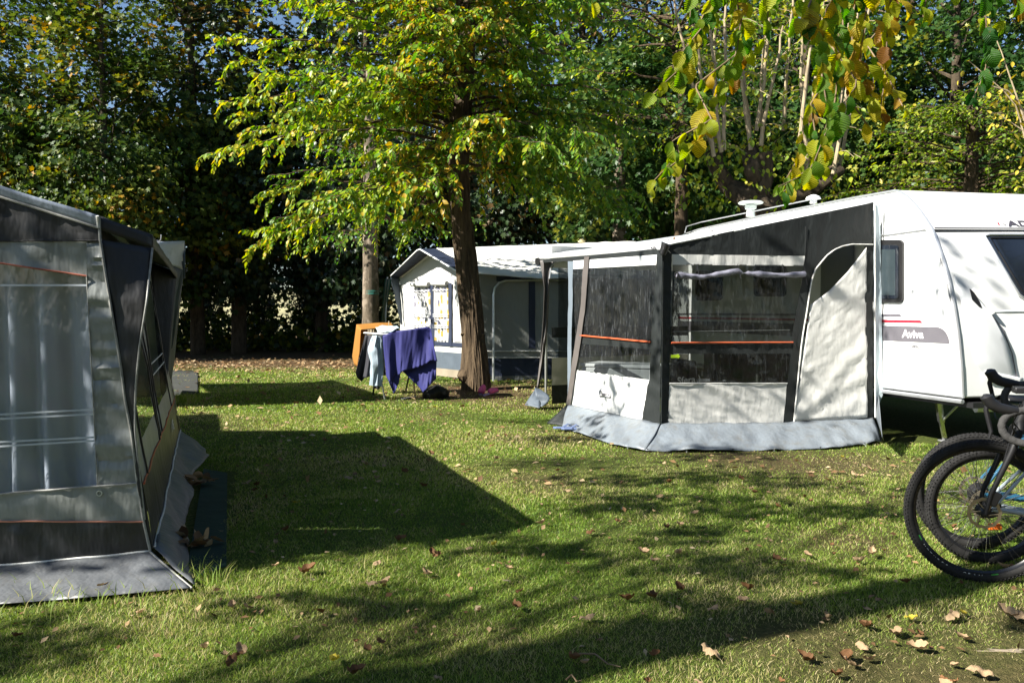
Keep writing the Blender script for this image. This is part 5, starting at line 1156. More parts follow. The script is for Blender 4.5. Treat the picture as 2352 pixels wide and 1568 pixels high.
# ============================================================ TREES
def bark_fn(seed, amp=.10):
    return lambda a, i, p: 1+amp*noise.noise(Vector((math.cos(a)*1.6+seed, math.sin(a)*1.6, p.z*1.6)))+amp*.9*abs(noise.noise(Vector((math.cos(a)*9+seed, math.sin(a)*9, p.z*1.7))))
def trunk_mesh(path, rad, seed=0, n=28, seg=40, amp=.1):
    ps = resample(path, seg); rs = []
    T_ = len(rad)-1
    for i in range(seg+1):
        t = i/seg*T_; k_ = min(T_-1, int(t)); rs.append(rad[k_]+(rad[k_+1]-rad[k_])*(t-k_))
    return MB().tube(ps, rs, n, True, bark_fn(seed, amp))
def spray_leaves(paths, spacing, size, droop=.6, jitter=.35, per=1):
    """leaves along twig polylines; returns pos, axis, normal, size"""
    P = []; A = []; Nn = []; S_ = []
    for tw in paths:
        tw = [Vector(p) for p in tw]; L_ = sum((b-a).length for a, b in zip(tw, tw[1:])); n = max(2, int(L_/spacing)); rs = resample(tw, n)
        for i in range(1, n+1):
            t = (rs[i]-rs[i-1]).normalized(); side = t.cross(Vector((0, 0, 1)))
            if side.length < .1: side = Vector((random.uniform(-1, 1), random.uniform(-1, 1), 0))
            side.normalize(); s = 1 if i % 2 else -1
            ax = t*.55 + side*s*.75 + Vector((0, 0, -droop)) + Vector((random.gauss(0, jitter), random.gauss(0, jitter), random.gauss(0, jitter)))
            nn = Vector((0, 0, 1))+side*s*.3+Vector((random.gauss(0, .4), random.gauss(0, .4), random.gauss(0, .3)))
            P.append(rs[i]); A.append(ax); Nn.append(nn); S_.append(size*random.uniform(.65, 1.15)*(1-.35*(i/n)**3))
    return np.array(P), np.array(A), np.array(Nn), np.array(S_)
# --- the elm in the middle
EL = empty('elm_tree', G(1090, 893), 'elm with ridged trunk and wide yellow green crown standing over the laundry rack', 'tree')
eb = G(1092, 895); 
tpath = [eb+Vector((.01, 0, -.05)), eb+Vector((.02, 0, .12)), V(1088, 800, 13.6), V(1082, 700, 13.6), V(1070, 600, 13.6), V(1058, 500, 13.6), V(1052, 400, 13.6), V(1060, 250, 13.6), V(1075, 60, 13.6), V(1080, -120, 13.6)]
tm_ = trunk_mesh(tpath, [.235, .19, .172, .168, .165, .155, .16, .13, .09, .05], 3, 96, 150, .17)
tm_.build('trunk', M['bark_elm'], EL)
for (px, py, rr) in [(1068, 862, .13), (1112, 872, .12), (1103, 790, .075), (1105, 768, .055), (1068, 765, .055), (1092, 700, .045), (1076, 640, .04)]:
    bu = MB(); q_ = V(px, py, 13.52); bu.lathe(q_, [(0, -rr), (rr*.7, -rr*.7), (rr, 0), (rr*.75, rr*.7), (0, rr)], 14)
    for v in bu.v: v += Vector((1, 1, 1))*.035*noise.noise(v*14)
    bu.build('burl', M['bark_elm'], EL)
random.seed(21)
limbs = MB(); twigs = []; TC = Vector((V(1055, 400, 13.6).x, 13.6, 0))
def crown_branches(center, n, z0, z1, Rf, rise, droop, limbs, twigs, ntw=13, tl=(.5, 1.1), zoff=lambda a: 0):
    for b_ in range(n):
        az = b_*2.399+random.uniform(-.3, .3); t = random.random(); z = z0+(z1-z0)*t; Rr = Rf(az, t)*random.uniform(.78, 1.05)
        d = Vector((math.cos(az), math.sin(az), 0)); z += zoff(az); st = Vector((center.x, center.y, z)); pts = []
        for i in range(9):
            s_ = i/8; pts.append(st+d*Rr*s_+Vector((0, 0, rise(t)*s_*Rr*.6-droop(t)*s_*s_*Rr*.5))+Vector((random.gauss(0, .05), random.gauss(0, .05), random.gauss(0, .03)))*(1 if i else 0))
        limbs.tube(pts, [.030*(1-.85*i/8)*(.6+.4*Rr/4) for i in range(9)], 6)
        twigs.append(pts[6:])
        for k_ in range(ntw):
            s_ = .18+.82*(k_+random.random())/ntw; j = min(7, int(s_*8)); base = pts[j].lerp(pts[j+1], s_*8-j)
            ta = az+random.choice((-1, 1))*random.uniform(.4, 1.2); ln = random.uniform(*tl)*(1.1-.4*s_)
            dr = random.uniform(.0, .7)+(.25 if t < .25 else 0); e = []
            for q in range(5):
                f_ = q/4; e.append(base+Vector((math.cos(ta), math.sin(ta), 0))*ln*f_*(1-.3*f_)+Vector((0, 0, .10*f_-dr*ln*f_*f_)))
            twigs.append(e); limbs.tube(e, [.008, .007, .005, .004, .002], 4, False)
def RfE(az, t):
    c = math.cos(az); base = 3.95 if c < -.1 else 3.3
    if abs(c) < .5: base = 3.1
    if math.sin(az) > .3: base = min(base, 2.0)
    if math.sin(az) < -.3: base *= .85
    return base*(1-.35*abs(t-.3))
crown_branches(TC, 135, 3.05, 7.4, RfE, lambda t: .10+.8*t, lambda t: .38+.2*(1-t), limbs, twigs, 20, zoff=lambda a: .5 if math.cos(a) > .1 else (.2 if math.cos(a) > -.4 else 0))
limbs.build('limbs', M['bark_elm'], EL)
P, A, Nn, S_ = spray_leaves(twigs, .036, .12, .75, .3)
# more yellow toward the outer left, browner near the trunk
rr = np.clip(.50 + .13*(-(P[:, 0]-TC.x))/3 + RN.normal(0, .2, len(P)), 0, .93)
near = (np.abs(P[:, 0]-TC.x) < .9); rr[near & (RN.random(len(P)) < .22)] = RN.uniform(.9, 1)
lx = P[:, 0]+1.16*(P[:, 2]-2.5); ly = P[:, 1]+.54*(P[:, 2]-2.5)
kp = ~((lx > -1.6) & (lx < 3.2) & (ly > 15.1) & (ly < 17.4) & (RN.random(len(P)) < .72))
P, A, Nn, S_, rr = P[kp], A[kp], Nn[kp], S_[kp], rr[kp]
leaves('crown', P, A, Nn, S_, T_ELM, M['leaf_elm'], EL, rr); print('elm', len(P))

# --- trees behind: trunks one can see
def simple_tree(name, base, h, rad, mat, label, group=None, lean=0):
    T = empty(name, base, label, 'tree', group); p = Vector(base)
    trunk_mesh([p+Vector((0, 0, -.05)), p+Vector((lean*.3, 0, h*.3)), p+Vector((lean*.7, 0, h*.7)), p+Vector((lean, 0, h))], [rad*1.25, rad, rad*.8, rad*.4], random.random()*9, 20, 40).build('trunk', mat, T)
    return T
random.seed(33)
t2 = simple_tree('elm_tree', Vector((V(851, 700, 18).x, 18, 0)), 6.5, .165, M['bark_pale'], 'slim trunk elm with flaking bark behind the orange towel')
lm = MB(); tw = []; crown_branches(Vector((-3.1, 18, 0)), 34, 3.0, 6.8, lambda a, t: 2.6*(1-.4*t), lambda t: .1+.7*t, lambda t: .5, lm, tw, 9)
lm.build('limbs', M['bark_elm'], t2); P, A, Nn, S_ = spray_leaves(tw, .075, .12, .7, .3); leaves('crown', P, A, Nn, S_, T_ELM, M['leaf_elm'], t2, np.clip(RN.normal(.3, .2, len(P)), 0, .9))
pipe_ = MB()
for zz_ in (1.05, 1.02, 1.09): pipe_.ring((-3.1, 18, zz_+.65), (0, .05, 1), .175, .006, 20, 5)
pipe_.build('tied_string', simple('green_string', (.05, .3, .25), .6), t2)
def ellipsoid_clumps(c, rad, ncl, per, cr, size, tmpl=None, lower=-1.0, shell=.55, flat=.45):
    cen = []; 
    while len(cen) < ncl:
        v = np.array([random.gauss(0, 1) for _ in range(3)]); v /= np.linalg.norm(v)
        if v[2] < lower: continue
        cen.append(v*(shell+(1-shell)*random.random()**.6))
    cen = np.array(cen)*np.array(rad)+np.array(c)
    n = ncl*per; idx = np.repeat(np.arange(ncl), per)
    off = RN.normal(0, 1, (n, 3))*cr*np.array([1, 1, flat]); P = cen[idx]+off
    A = norm(P-np.array(c)+0.01)*.6+rndvec(n)*.7+np.array([0, 0, -.45]); Nn = norm(P-np.array(c))*.5+rndvec(n)*.6+np.array([0, 0, .7])
    base = RN.uniform(0, .45, ncl)[idx]
    return P, A, Nn, size*RN.uniform(.7, 1.25, n), base
def leafy(name_, T, c, rad, ncl, per, cr, size, mat, tmpl=T_MAPLE, lower=-.8, lo=0, hi=1, shell=.45):
    P, A, Nn, S_, bs_ = ellipsoid_clumps(c, rad, ncl, per, cr, size, lower=lower, shell=shell)
    r_ = np.clip(lo+(hi-lo)*(bs_*1.2+RN.random(len(P))*.6), 0, 1)
    return leaves(name_, P, A, Nn, S_, tmpl, mat, T, r_)
# dark green maple with pale trunk behind the white roof
t3 = simple_tree('maple_tree', Vector((V(1422, 500, 20).x, 20, 0)), 7, .17, M['bark_pale'], 'green leaved maple with pale straight trunk behind the white roofs')
leafy('crown', t3, (3.2, 19.6, 5.2), (2.8, 2.4, 2.7), 150, 80, .34, .15, M['leaf_green'])
# pollarded tree behind the caravan
PT = empty('pollarded_tree', (4.6, 13.6, 0), 'pollarded tree with gnarled limbs and tall pale shoots behind the caravan', 'tree')
d_ = 14.6
trunk_mesh([Vector((V(1745, 480, d_).x, d_, -.05)), V(1745, 560, d_), V(1742, 480, d_)], [.30, .25, .25], 1, 24, 20).build('trunk', M['bark_dark'], PT)
kn = [(1638, 362), (1655, 352), (1722, 345), (1752, 352), (1745, 330), (1862, 425), (1905, 402), (1925, 395)]
for pts, r_ in [([(1742, 488), (1715, 455), (1672, 430), (1645, 385), (1638, 350)], [.22, .18, .15, .12, .15]), ([(1742, 488), (1745, 430), (1730, 390), (1722, 345)], [.22, .17, .15, .14]), ([(1745, 450), (1758, 400), (1752, 350)], [.15, .14, .14]), ([(1742, 490), (1800, 460), (1862, 440), (1900, 410), (1925, 390)], [.2, .14, .12, .12, .13])]:
    trunk_mesh([V(*p, d_+random.uniform(-.2, .2)) for p in pts], r_, random.random()*9, 16, 24, .25).build('limb', M['bark_dark'], PT)
shoots = MB(); stw = []
random.seed(5)
SHT = [((1645, 350), (1642, 80), (1650, -60)), ((1662, 345), (1665, 150), (1668, -80)), ((1655, 350), (1640, 200), (1625, -60)), ((1725, 345), (1712, 200), (1690, 60), (1680, -60)), ((1738, 300), (1755, 180), (1770, 0), (1775, -80)), ((1725, 345), (1700, 170), (1680, -60)), ((1745, 335), (1790, 110), (1800, 60)),
       ((1750, 335), (1748, 200), (1762, 20)), ((1800, 300), (1812, 100), (1825, -60)), ((1835, 330), (1860, 120), (1885, -60)), ((1850, 400), (1870, 200), (1900, -40)), ((1905, 400), (1935, 200), (1960, -60)), ((1915, 400), (1950, 180), (1985, -80)), ((1925, 395), (1975, 150), (2010, -60)), ((1640, 350), (1600, 230), (1560, 60), (1540, -50)), ((1640, 360), (1610, 180), (1590, -50)), ((1860, 420), (1840, 230), (1845, 60), (1850, -70))]
for s_ in SHT:
    dd = d_+random.uniform(-.5, .5); ps = [V(*p, dd) for p in s_]; L_ = len(ps)
    rs = resample(ps, 10); shoots.tube([q+Vector((random.gauss(0, .01), 0, 0)) for q in rs], [.038*(1-.055*i) for i in range(11)], 8)
    for k_ in range(11):
        b_ = rs[random.randint(0, 9)].lerp(rs[10], random.random()*.1); ta = random.uniform(0, 6.28); ln = random.uniform(.25, .7)
        e = [b_+Vector((math.cos(ta)*ln*f_, math.sin(ta)*ln*f_, .12*f_-.55*ln*f_*f_)) for f_ in (0, .3, .6, 1)]; stw.append(e); shoots.tube(e, .005, 4, False)
shoots.build('shoots', M['shoot'], PT)
for k_ in range(150):
    p_ = V(random.choice([random.uniform(1590, 1700), random.uniform(1700, 1800), random.uniform(1800, 2050)]), random.uniform(300, 470), d_+random.uniform(-.6, .3)); ta = random.uniform(0, 6.28); ln = random.uniform(.2, .5)
    stw.append([p_+Vector((math.cos(ta)*ln*f_, math.sin(ta)*ln*f_, -.5*ln*f_)) for f_ in (0, .5, 1)])
P, A, Nn, S_ = spray_leaves(stw, .10, .13, .9, .35); leaves('foliage', P, A, Nn, S_, T_ELM, M['leaf_lime'], PT, np.clip(RN.normal(.6, .25, len(P)), 0, 1))
# lime green layered elm at right
t4 = simple_tree('elm_tree', Vector((9.2, 16.5, 0)), 5.5, .18, M['bark_elm'], 'lime green elm with layered boughs behind the caravan front')
lm = MB(); tw = []; crown_branches(Vector((9.2, 16.5, 0)), 80, 2.3, 5.2, lambda a, t: 3.6*(1-.55*t), lambda t: .15+.5*t, lambda t: .45, lm, tw, 13)
lm.build('limbs', M['bark_elm'], t4); P, A, Nn, S_ = spray_leaves(tw, .07, .105, .5, .28); leaves('crown', P, A, Nn, S_, T_ELM, M['leaf_lime'], t4, np.clip(RN.normal(.45, .22, len(P)), 0, 1))
# elm foliage linking across the top between the elm and the pollard
t5 = simple_tree('elm_tree', Vector((3.6, 17.5, 0)), 6.5, .15, M['bark_elm'], 'yellowing elm between the big elm and the pollarded tree, showing only its upper boughs')
lm = MB(); tw = []; crown_branches(Vector((3.4, 17.5, 0)), 40, 4.8, 7.6, lambda a, t: 2.6, lambda t: .2+.4*t, lambda t: .4, lm, tw, 10)
lm.build('limbs', M['bark_elm'], t5); P, A, Nn, S_ = spray_leaves(tw, .08, .11, .6, .3); leaves('crown', P, A, Nn, S_, T_ELM, M['leaf_lime'], t5, np.clip(RN.normal(.5, .25, len(P)), 0, 1))
# right-edge twigs with yellow leaves (a young tree behind the caravan)
t6 = simple_tree('young_tree', Vector((8.8, 11.9, 0)), 4.2, .06, M['shoot'], 'thin young tree with sparse yellow leaves at the right edge')
lm = MB(); tw = []
for s_ in [((2400, 430), (2345, 250), (2290, 90), (2255, 20)), ((2400, 480), (2330, 230), (2225, 140)), ((2380, 300), (2320, 210), (2250, 190)), ((2420, 380), (2350, 300), (2290, 260))]:
    ps = resample([V(*p, 10.6) for p in s_], 8); lm.tube(ps, [.018*(1-.1*i) for i in range(9)], 6); tw += [ps[2:]]
    for k_ in range(5):
        b_ = random.choice(ps[2:]); tw.append([b_, b_+Vector((random.uniform(-.3, .3), 0, -.25))])
lm.build('limbs', M['shoot'], t6); P, A, Nn, S_ = spray_leaves(tw, .13, .12, .9, .4); leaves('foliage', P, A, Nn, S_, T_ELM, M['leaf_yellow'], t6)

# --- backdrop: variants copied
def variant(name, mat, rad, ncl, per, cr, size, h, trunkr, lower, lo, hi, barkm):
    T = bpy.data.objects.new(name, None); COL.objects.link(T); T['_local'] = True
    trunk_mesh([Vector((0, 0, -.05)), Vector((.05, 0, h*.4)), Vector((.1, 0, h*.8)), Vector((0, 0, h))], [trunkr*1.3, trunkr, trunkr*.6, trunkr*.2], random.random()*9, 12, 14).build('trunk', barkm, T)
    P, A, Nn, S_, bs_ = ellipsoid_clumps((0, 0, h*.56), rad, ncl, per, cr, size, lower=lower, shell=.35, flat=.6)
    zc_ = np.repeat(np.array([P[i*per:(i+1)*per, 2].mean() for i in range(ncl)]), per); kc = np.repeat(RN.random(ncl), per)
    kp = (kc > np.clip((zc_-h*.42)/(h*.5), 0, .42)) & (RN.random(len(P)) > np.clip((P[:, 2]-h*.5)/(h*.6), 0, .32)); P, A, Nn, S_, bs_ = P[kp], A[kp], Nn[kp], S_[kp], bs_[kp]
    lb_ = MB()
    for i in range(26):
        z_ = h*(.22+.7*i/26); a_ = i*2.4; L_ = rad[0]*random.uniform(.6, .95)*(1-.5*i/26); st_ = Vector((.08, 0, z_))
        lb_.tube([st_, st_+Vector((math.cos(a_)*L_*.5, math.sin(a_)*L_*.5, .35*L_)), st_+Vector((math.cos(a_)*L_, math.sin(a_)*L_, .95*L_))], [trunkr*.3, trunkr*.18, .01], 5)
    lb_.build('limbs', barkm, T)
    leaves('crown', P, A, Nn, S_, T_MAPLE, mat, T, np.clip(lo+(hi-lo)*(bs_*1.3+RN.random(len(P))*.6), 0, 1))
    return T
random.seed(77)
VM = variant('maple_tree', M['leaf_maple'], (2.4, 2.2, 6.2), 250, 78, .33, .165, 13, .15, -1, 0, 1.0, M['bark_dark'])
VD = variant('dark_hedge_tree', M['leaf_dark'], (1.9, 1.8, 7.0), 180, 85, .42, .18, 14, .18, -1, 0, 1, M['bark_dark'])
VG = variant('broadleaf_tree', M['leaf_green'], (2.6, 2.2, 6.0), 240, 80, .34, .165, 13, .19, -1, 0, 1, M['bark_dark'])
used = set()
def plant(src, x, y, s, rot, label, group):
    o = src if src not in used else copy_tree(src); used.add(src)
    o.location = (x, y, 0); o.scale = (s, s, s*random.uniform(.92, 1.1)); o.rotation_euler = (0, 0, rot); tag(o, label, 'tree', group); return o
GRP = 'trees along the back of the campsite'
for i, (x, y, s) in enumerate([(-15.8, 22.5, 1.0), (-12.6, 23.0, 1.05), (-10.6, 21.5, .82), (-9.4, 24.5, 1.1), (-17.5, 26, 1.15)]):
    plant(VM, x, y, s, i*1.3, ['green and gold maple filling the far left of the tree line', 'tall maple with orange tinged leaves, second from the left of the tree line', 'shorter maple standing forward of the tree line above the near awning roof', 'tall maple against the sky gaps left of the elm', 'maple at the back of the far left corner'][i], GRP)
for i in range(17):
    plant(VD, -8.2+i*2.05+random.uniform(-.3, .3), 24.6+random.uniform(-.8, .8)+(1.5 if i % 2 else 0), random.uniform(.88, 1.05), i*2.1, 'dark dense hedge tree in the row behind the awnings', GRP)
for i in range(8):
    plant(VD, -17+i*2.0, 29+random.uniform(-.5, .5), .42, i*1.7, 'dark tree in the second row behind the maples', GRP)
for i, (x, y, s) in enumerate([(4.6, 22.6, .74), (7.8, 21.8, .84), (11.2, 20.8, .92), (14.6, 21.5, 1.0), (9.5, 25, 1.1)]):
    plant(VG, x, y, s, i*1.9, ['green broadleaf tree behind the pollarded tree, lowest of its kind', 'green broadleaf tree right of the pollarded shoots', 'tall green tree above the caravan roof', 'green tree at the far right edge', 'tallest green tree rising behind the caravan'][i], GRP)
# undergrowth between the trunks
P = np.stack([RN.uniform(-13, 6, 9000), RN.uniform(26, 31, 9000), np.abs(RN.normal(0, .7, 9000))], 1)
tag(leaves('undergrowth', P, rndvec(9000)+np.array([0, 0, .5]), rndvec(9000)+np.array([0, -.3, .6]), .2, T_MAPLE, M['leaf_maple'], None), 'green undergrowth between the trunks of the rear trees', 'undergrowth', kind='stuff')

# --- off-frame trees that shade the lawn (left and behind the photographer)
random.seed(12)
def shade_tree(x, y, z0, z1, Rr, n, ntw, label, sp_=.085, size=.13):
    T = empty('elm_tree', (x, y, 0), label, 'tree', 'elms around the photographer')
    trunk_mesh([Vector((x, y, -.05)), Vector((x, y, z0)), Vector((x+.1, y, z1+.8))], [.26, .2, .08], 2, 18, 24).build('trunk', M['bark_elm'], T)
    lm = MB(); tw = []; crown_branches(Vector((x, y, 0)), n, z0, z1, lambda a, t: Rr*(1-.3*t), lambda t: .25+.5*t, lambda t: .3, lm, tw, ntw)
    lm.build('limbs', M['bark_elm'], T); P, A, Nn, S_ = spray_leaves(tw, sp_, size, .6, .3)
    keep = ~((P[:, 1] > 0) & (P[:, 2] < 1.3+.46*P[:, 1]+.25) & (np.abs(P[:, 0]) < .70*P[:, 1]+.4))
    leaves('crown', P[keep], A[keep], Nn[keep], S_[keep], T_ELM, M['leaf_elm'], T); return T
def dapple_tree(x, y, label, targets):
    T = empty('elm_tree', (x, y, 0), label, 'tree', 'elms around the photographer')
    trunk_mesh([Vector((x, y, -.05)), Vector((x, y, 4)), Vector((x+.1, y, 8.5))], [.26, .2, .08], 2, 18, 24).build('trunk', M['bark_elm'], T)
    lm = MB(); Ps = []
    for tg_, rad_, nl_, z_ in targets:
        c = Vector((tg_.x-1.16*(z_-tg_.z), tg_.y-.54*(z_-tg_.z), z_))
        lm.tube([Vector((x, y, max(2.8, z_-1.2))), (Vector((x, y, z_))+c)/2+Vector((0, 0, .1)), c], [.012, .006, .003], 4)
        nl_ = int(nl_); q = RN.normal(0, 1, (nl_, 3))*np.array([rad_*1.35, rad_*.62, rad_*.25])*.66
        Ps.append(q+np.array(c))
    lm.build('limbs', M['bark_elm'], T); P = np.concatenate(Ps)
    ok = ~((P[:, 1] > 0) & (P[:, 2] < 1.3+.46*P[:, 1]+.2) & (np.abs(P[:, 0]) < .70*P[:, 1]+.3)); P = P[ok]; n = len(P)
    leaves('crown', P, rndvec(n)*.7+np.array([0, 0, -.4]), rndvec(n)*.5+np.array([-.5, -.2, .7]), .11*RN.uniform(.7, 1.2, n), T_ELM, M['leaf_elm'], T)
    return T
random.seed(8)
darks = [(60,1480),(180,1462),(660,1405),(880,1392),(1060,1372),(1490,1322),(1150,1262),(1260,1255),(1570,1222),(1760,1195),
 (1360,1182),(1470,1165),(1580,1150),(1800,1165),(1900,1178),(2000,1172),(1290,1062),(1480,1102),(1590,1100),(1700,1092),(1830,1330),(1920,1335),(1620,1350),(1680,1492),(60,1550),
 (1650,1045),(1250,965),(1400,988),(1330,1010),(1540,1290),(1900,1120),(2050,1120),(2250,1400),(2150,1380)]
tA = []; tB = []
for i, (px, py) in enumerate(darks):
    g_ = G(px+random.uniform(-20, 20), py+random.uniform(-5, 5)); z_ = random.uniform(4.2, 6.2)
    for k_ in range(1):
        tt_ = g_+Vector((random.gauss(0, .16), random.gauss(0, .08), 0)); zz2 = z_+random.uniform(-.5, .5)
        (tA if zz2 < 5.6 else tB).append((tt_, (.17 if g_.y < 4 else .20 if g_.y < 5.5 else .31)*random.uniform(.85, 1.4), 34 if g_.y < 4 else 48 if g_.y < 5.5 else 70, zz2))
for k_ in range(33):   # loose sprigs whose shadows freckle the tents and the caravan
    if k_ < 14: tt_ = EP(random.uniform(-100, 330), random.uniform(540, 1340))
    elif k_ < 22: tt_ = Ap.pt(random.uniform(1320, 1500), random.uniform(600, 960))
    elif k_ < 29: tt_ = Bp.pt(random.uniform(1540, 2000), random.uniform(560, 1000))
    else: tt_ = SP(*SU(random.uniform(2030, 2190), random.uniform(480, 900)))
    big = k_ < 14
    z_ = tt_.z+random.uniform(3.6, 5.2); (tA if k_ % 2 else tB).append((tt_, .24 if big else .22, 26 if big else 9, z_))
dapple_tree(-5.4, .4, 'shade elm left of the photographer', tA)
dapple_tree(-7.2, -1.8, 'shade elm farther left behind the photographer', tB)
for i, (x, y) in enumerate([(-18.5, 17.5), (-20.5, 20.5), (-17.8, 14.2)]):
    plant(VD, x, y, .55, i, 'dark tree beyond the left edge shading the tree line', 'trees beyond the left edge')

for i, (x, y, sc_) in enumerate([(9, -7, .9), (5.5, -10, 1.0), (1.5, -11.5, 1.0), (-3, -13, .9), (13, -3, 1.0), (15.5, 2, 1.0), (12, -9, 1.0), (15, 8, .9), (-14, 3.5, .5), (-14.5, 7.5, .55), (-13.6, -.5, .45), (7.5, -3.5, .75), (3.2, -6.5, .8), (-1, -8, .7), (11, 2.5, .7)]):  # unseen ring of trees added to hold back light from the sky
    plant(VD, x, y, sc_, i*1.1, 'unseen dark tree added behind or beside the photographer to dim the sky light', 'unseen trees added to dim the sky light')
# --- overhanging near branches
NB = empty('overhanging_elm', (4.6, 2.6, 0), 'near elm whose hanging leafy twigs cross the top right of the view', 'tree')
trunk_mesh([Vector((4.6, 2.2, -.05)), Vector((4.55, 2.3, 2)), Vector((4.3, 2.7, 3.6))], [.24, .2, .14], 5, 18, 20).build('trunk', M['bark_elm'], NB)
nd = 3.9
strands = [
 [(1700, -120, 3.9), (1640, -20, 3.9), (1600, 70, 3.9), (1560, 160, 3.85), (1500, 215, 3.8)],
 [(1720, -60, 4.0), (1700, 60, 4.0), (1690, 130, 4.0), (1640, 230, 3.95), (1610, 300, 3.9), (1570, 360, 3.9), (1515, 400, 3.85), (1490, 430, 3.85)],
 [(1960, -100, 3.9), (1930, 20, 3.9), (1925, 110, 3.9), (1920, 220, 3.9), (1900, 320, 3.9), (1860, 390, 3.85), (1800, 440, 3.8)],
 [(1930, 60, 4.1), (1880, 180, 4.1), (1850, 280, 4.1), (1830, 370, 4.1), (1800, 420, 4.0)],
 [(2060, -100, 4.2), (2040, 40, 4.2), (2035, 130, 4.2), (2030, 200, 4.2), (2020, 260, 4.15)],
 [(2280, -100, 3.9), (2262, 20, 3.9), (2268, 100, 3.9), (2262, 170, 3.9), (2235, 225, 3.85)],
 [(1990, -60, 3.6), (1900, 10, 3.6), (1890, 60, 3.6), (1880, 130, 3.6), (1900, 160, 3.6)],
 [(1820, -80, 4.1), (1770, -10, 4.1), (1760, 60, 4.1), (1755, 90, 4.1)],
 [(2000, -60, 4.0), (1985, 60, 4.0), (1975, 140, 4.0), (1990, 200, 4.0), (2030, 280, 4.0)],
 [(2140, -90, 4.0), (2130, -20, 4.0), (2120, 40, 4.0)],
 [(1420, -90, 4.4), (1375, -30, 4.4), (1360, 0, 4.4)],
 [(1640, -100, 3.8), (1590, -30, 3.8), (1585, 40, 3.8)],
 [(2000, 300, 4.1), (1960, 240, 4.1), (1930, 160, 4.1)],
 [(1700, 100, 4.2), (1690, 150, 4.2), (1660, 190, 4.2)],
]
random.seed(9)
strands += [[(x+random.uniform(-55, 55), y+random.uniform(-50, 10), d+random.uniform(-.25, .3)) for x, y, d in strands[q]] for q in (0, 1, 2, 3, 4, 6, 8, 2)]
tw_ = MB(); P = []; A = []; Nn = []; S_ = []; rr = []
for si, s_ in enumerate(strands):
    ps = [V(*p) for p in s_]; L_ = sum((b-a).length for a, b in zip(ps, ps[1:])); n = max(3, int(L_/.045)); rs = resample(ps, n)
    tw_.tube(rs, [.0045*(1-.7*i/n)+.001 for i in range(n+1)], 6)
    tone = [.42, .58, .38, .62, .76, .15, .66, .4, .68, .45, .25, .35, .72, .64, .5, .55, .4, .62, .72, .6, .66, .5][si]
    for i in range(1, n+1):
        t = (rs[i]-rs[i-1]).normalized(); s2 = 1 if i % 2 else -1; side = Vector((1, .35, 0))
        ax = Vector((0, 0, -1.0))+side*s2*random.uniform(.25, .6)+t*.35+Vector((random.gauss(0, .12), random.gauss(0, .25), random.gauss(0, .1)))
        P.append(rs[i]); A.append(ax); Nn.append(Vector((random.gauss(-.25*s2, .4), -1, random.gauss(.35, .3)))); S_.append(random.uniform(.095, .145)*(1-.25*(i/n)**4))
        rr.append(min(1, max(0, tone+random.gauss(0, .16))))
for k_ in range(46):   # looser leaves along the very top
    px = random.choice([random.uniform(1540, 2150), random.uniform(1780, 2060), random.uniform(2180, 2352)]); py = random.uniform(-60, 60); P.append(V(px, py, random.uniform(3.6, 4.4)))
    A.append(Vector((random.gauss(0, .4), random.gauss(0, .2), -1))); Nn.append(Vector((random.gauss(0, .5), -1, random.gauss(.3, .3)))); S_.append(random.uniform(.10, .14)); rr.append(min(1, max(0, random.gauss(.45 if px < 1900 else .6, .25))))
tw_.build('twigs', M['twig'], NB)
lb = MB(); lb.tube(resample([Vector((4.3, 2.7, 3.6)), Vector((3.6, 3.3, 4.2)), V(2060, -130, 4.1), V(1700, -140, 4.0), V(1420, -110, 4.4)], 20), [.07*(1-.042*i) for i in range(21)], 10); lb.build('limb', M['bark_elm'], NB)
P, A, Nn, S_, rr = map(np.array, (P, A, Nn, S_, rr))
for q_, (b_, f_, t_) in enumerate([(.09, .10, .2), (.20, .22, -.5), (-.12, .16, .6), (.30, .05, .1)]):
    k_ = np.arange(len(P)) % 4 == q_
    leaves('foliage', P[k_], A[k_], Nn[k_], S_[k_]*RN.uniform(.5, .98, k_.sum()), leaf_near_template(b_, f_, t_), M['leaf_near'], NB, rr[k_], smooth=True, uv=True, widthvar=.25)

# ============================================================ FALLEN LEAVES
def curled_leaf(name, mat, seed, curl, maple=False):
    rnd_ = random.Random(seed); tv = T_NEAR[0].copy(); 
    if maple:
        tv, tf = T_MAPLE[0].copy(), T_MAPLE[1]
    else: tf = T_NEAR[1]
    tv = tv.copy(); tv[:, 1] -= .5
    if maple:  # subdivide via simple crumple
        pass
    for i, v in enumerate(tv):
        nz = noise.noise(Vector((v[0]*4+seed, v[1]*4, seed)))
        tv[i, 2] = curl*(v[0]**2*3.0+(v[1])**2*1.1)+nz*.26+.03; tv[i, 0] += .10*noise.noise(Vector((v[0]*3, v[1]*5+seed, 2)))
    tv[:, 2] -= tv[:, 2].min()-.02
    o = np_mesh(name, tv, tf, 1, len(tv), np.array([rnd_.random()]), (T_NEAR[0] if not maple else T_MAPLE[0]), mat, None, True)
    return o
KINDS_L = {'tan': (M['leaf_tan'], 'dry tan leaf curled on the sunny lawn'), 'brown': (M['leaf_brown'], 'dark brown withered leaf lying in the grass'), 'yellow': (M['leaf_yellow'], 'fresh yellow leaf dropped on the grass')}
protos = []
for i, (kd, mp) in enumerate([('tan', 0), ('tan', 0), ('brown', 0), ('brown', 0), ('tan', 0), ('yellow', 0)]):
    o = curled_leaf('fallen_leaf', KINDS_L[kd][0], i*3+1, [.5, -.5, 1.1, .2, 1.5, .4][i], bool(mp)); tag(o, KINDS_L[kd][1], 'leaf', kd+' fallen leaves'); protos.append(o)
usedp = set()
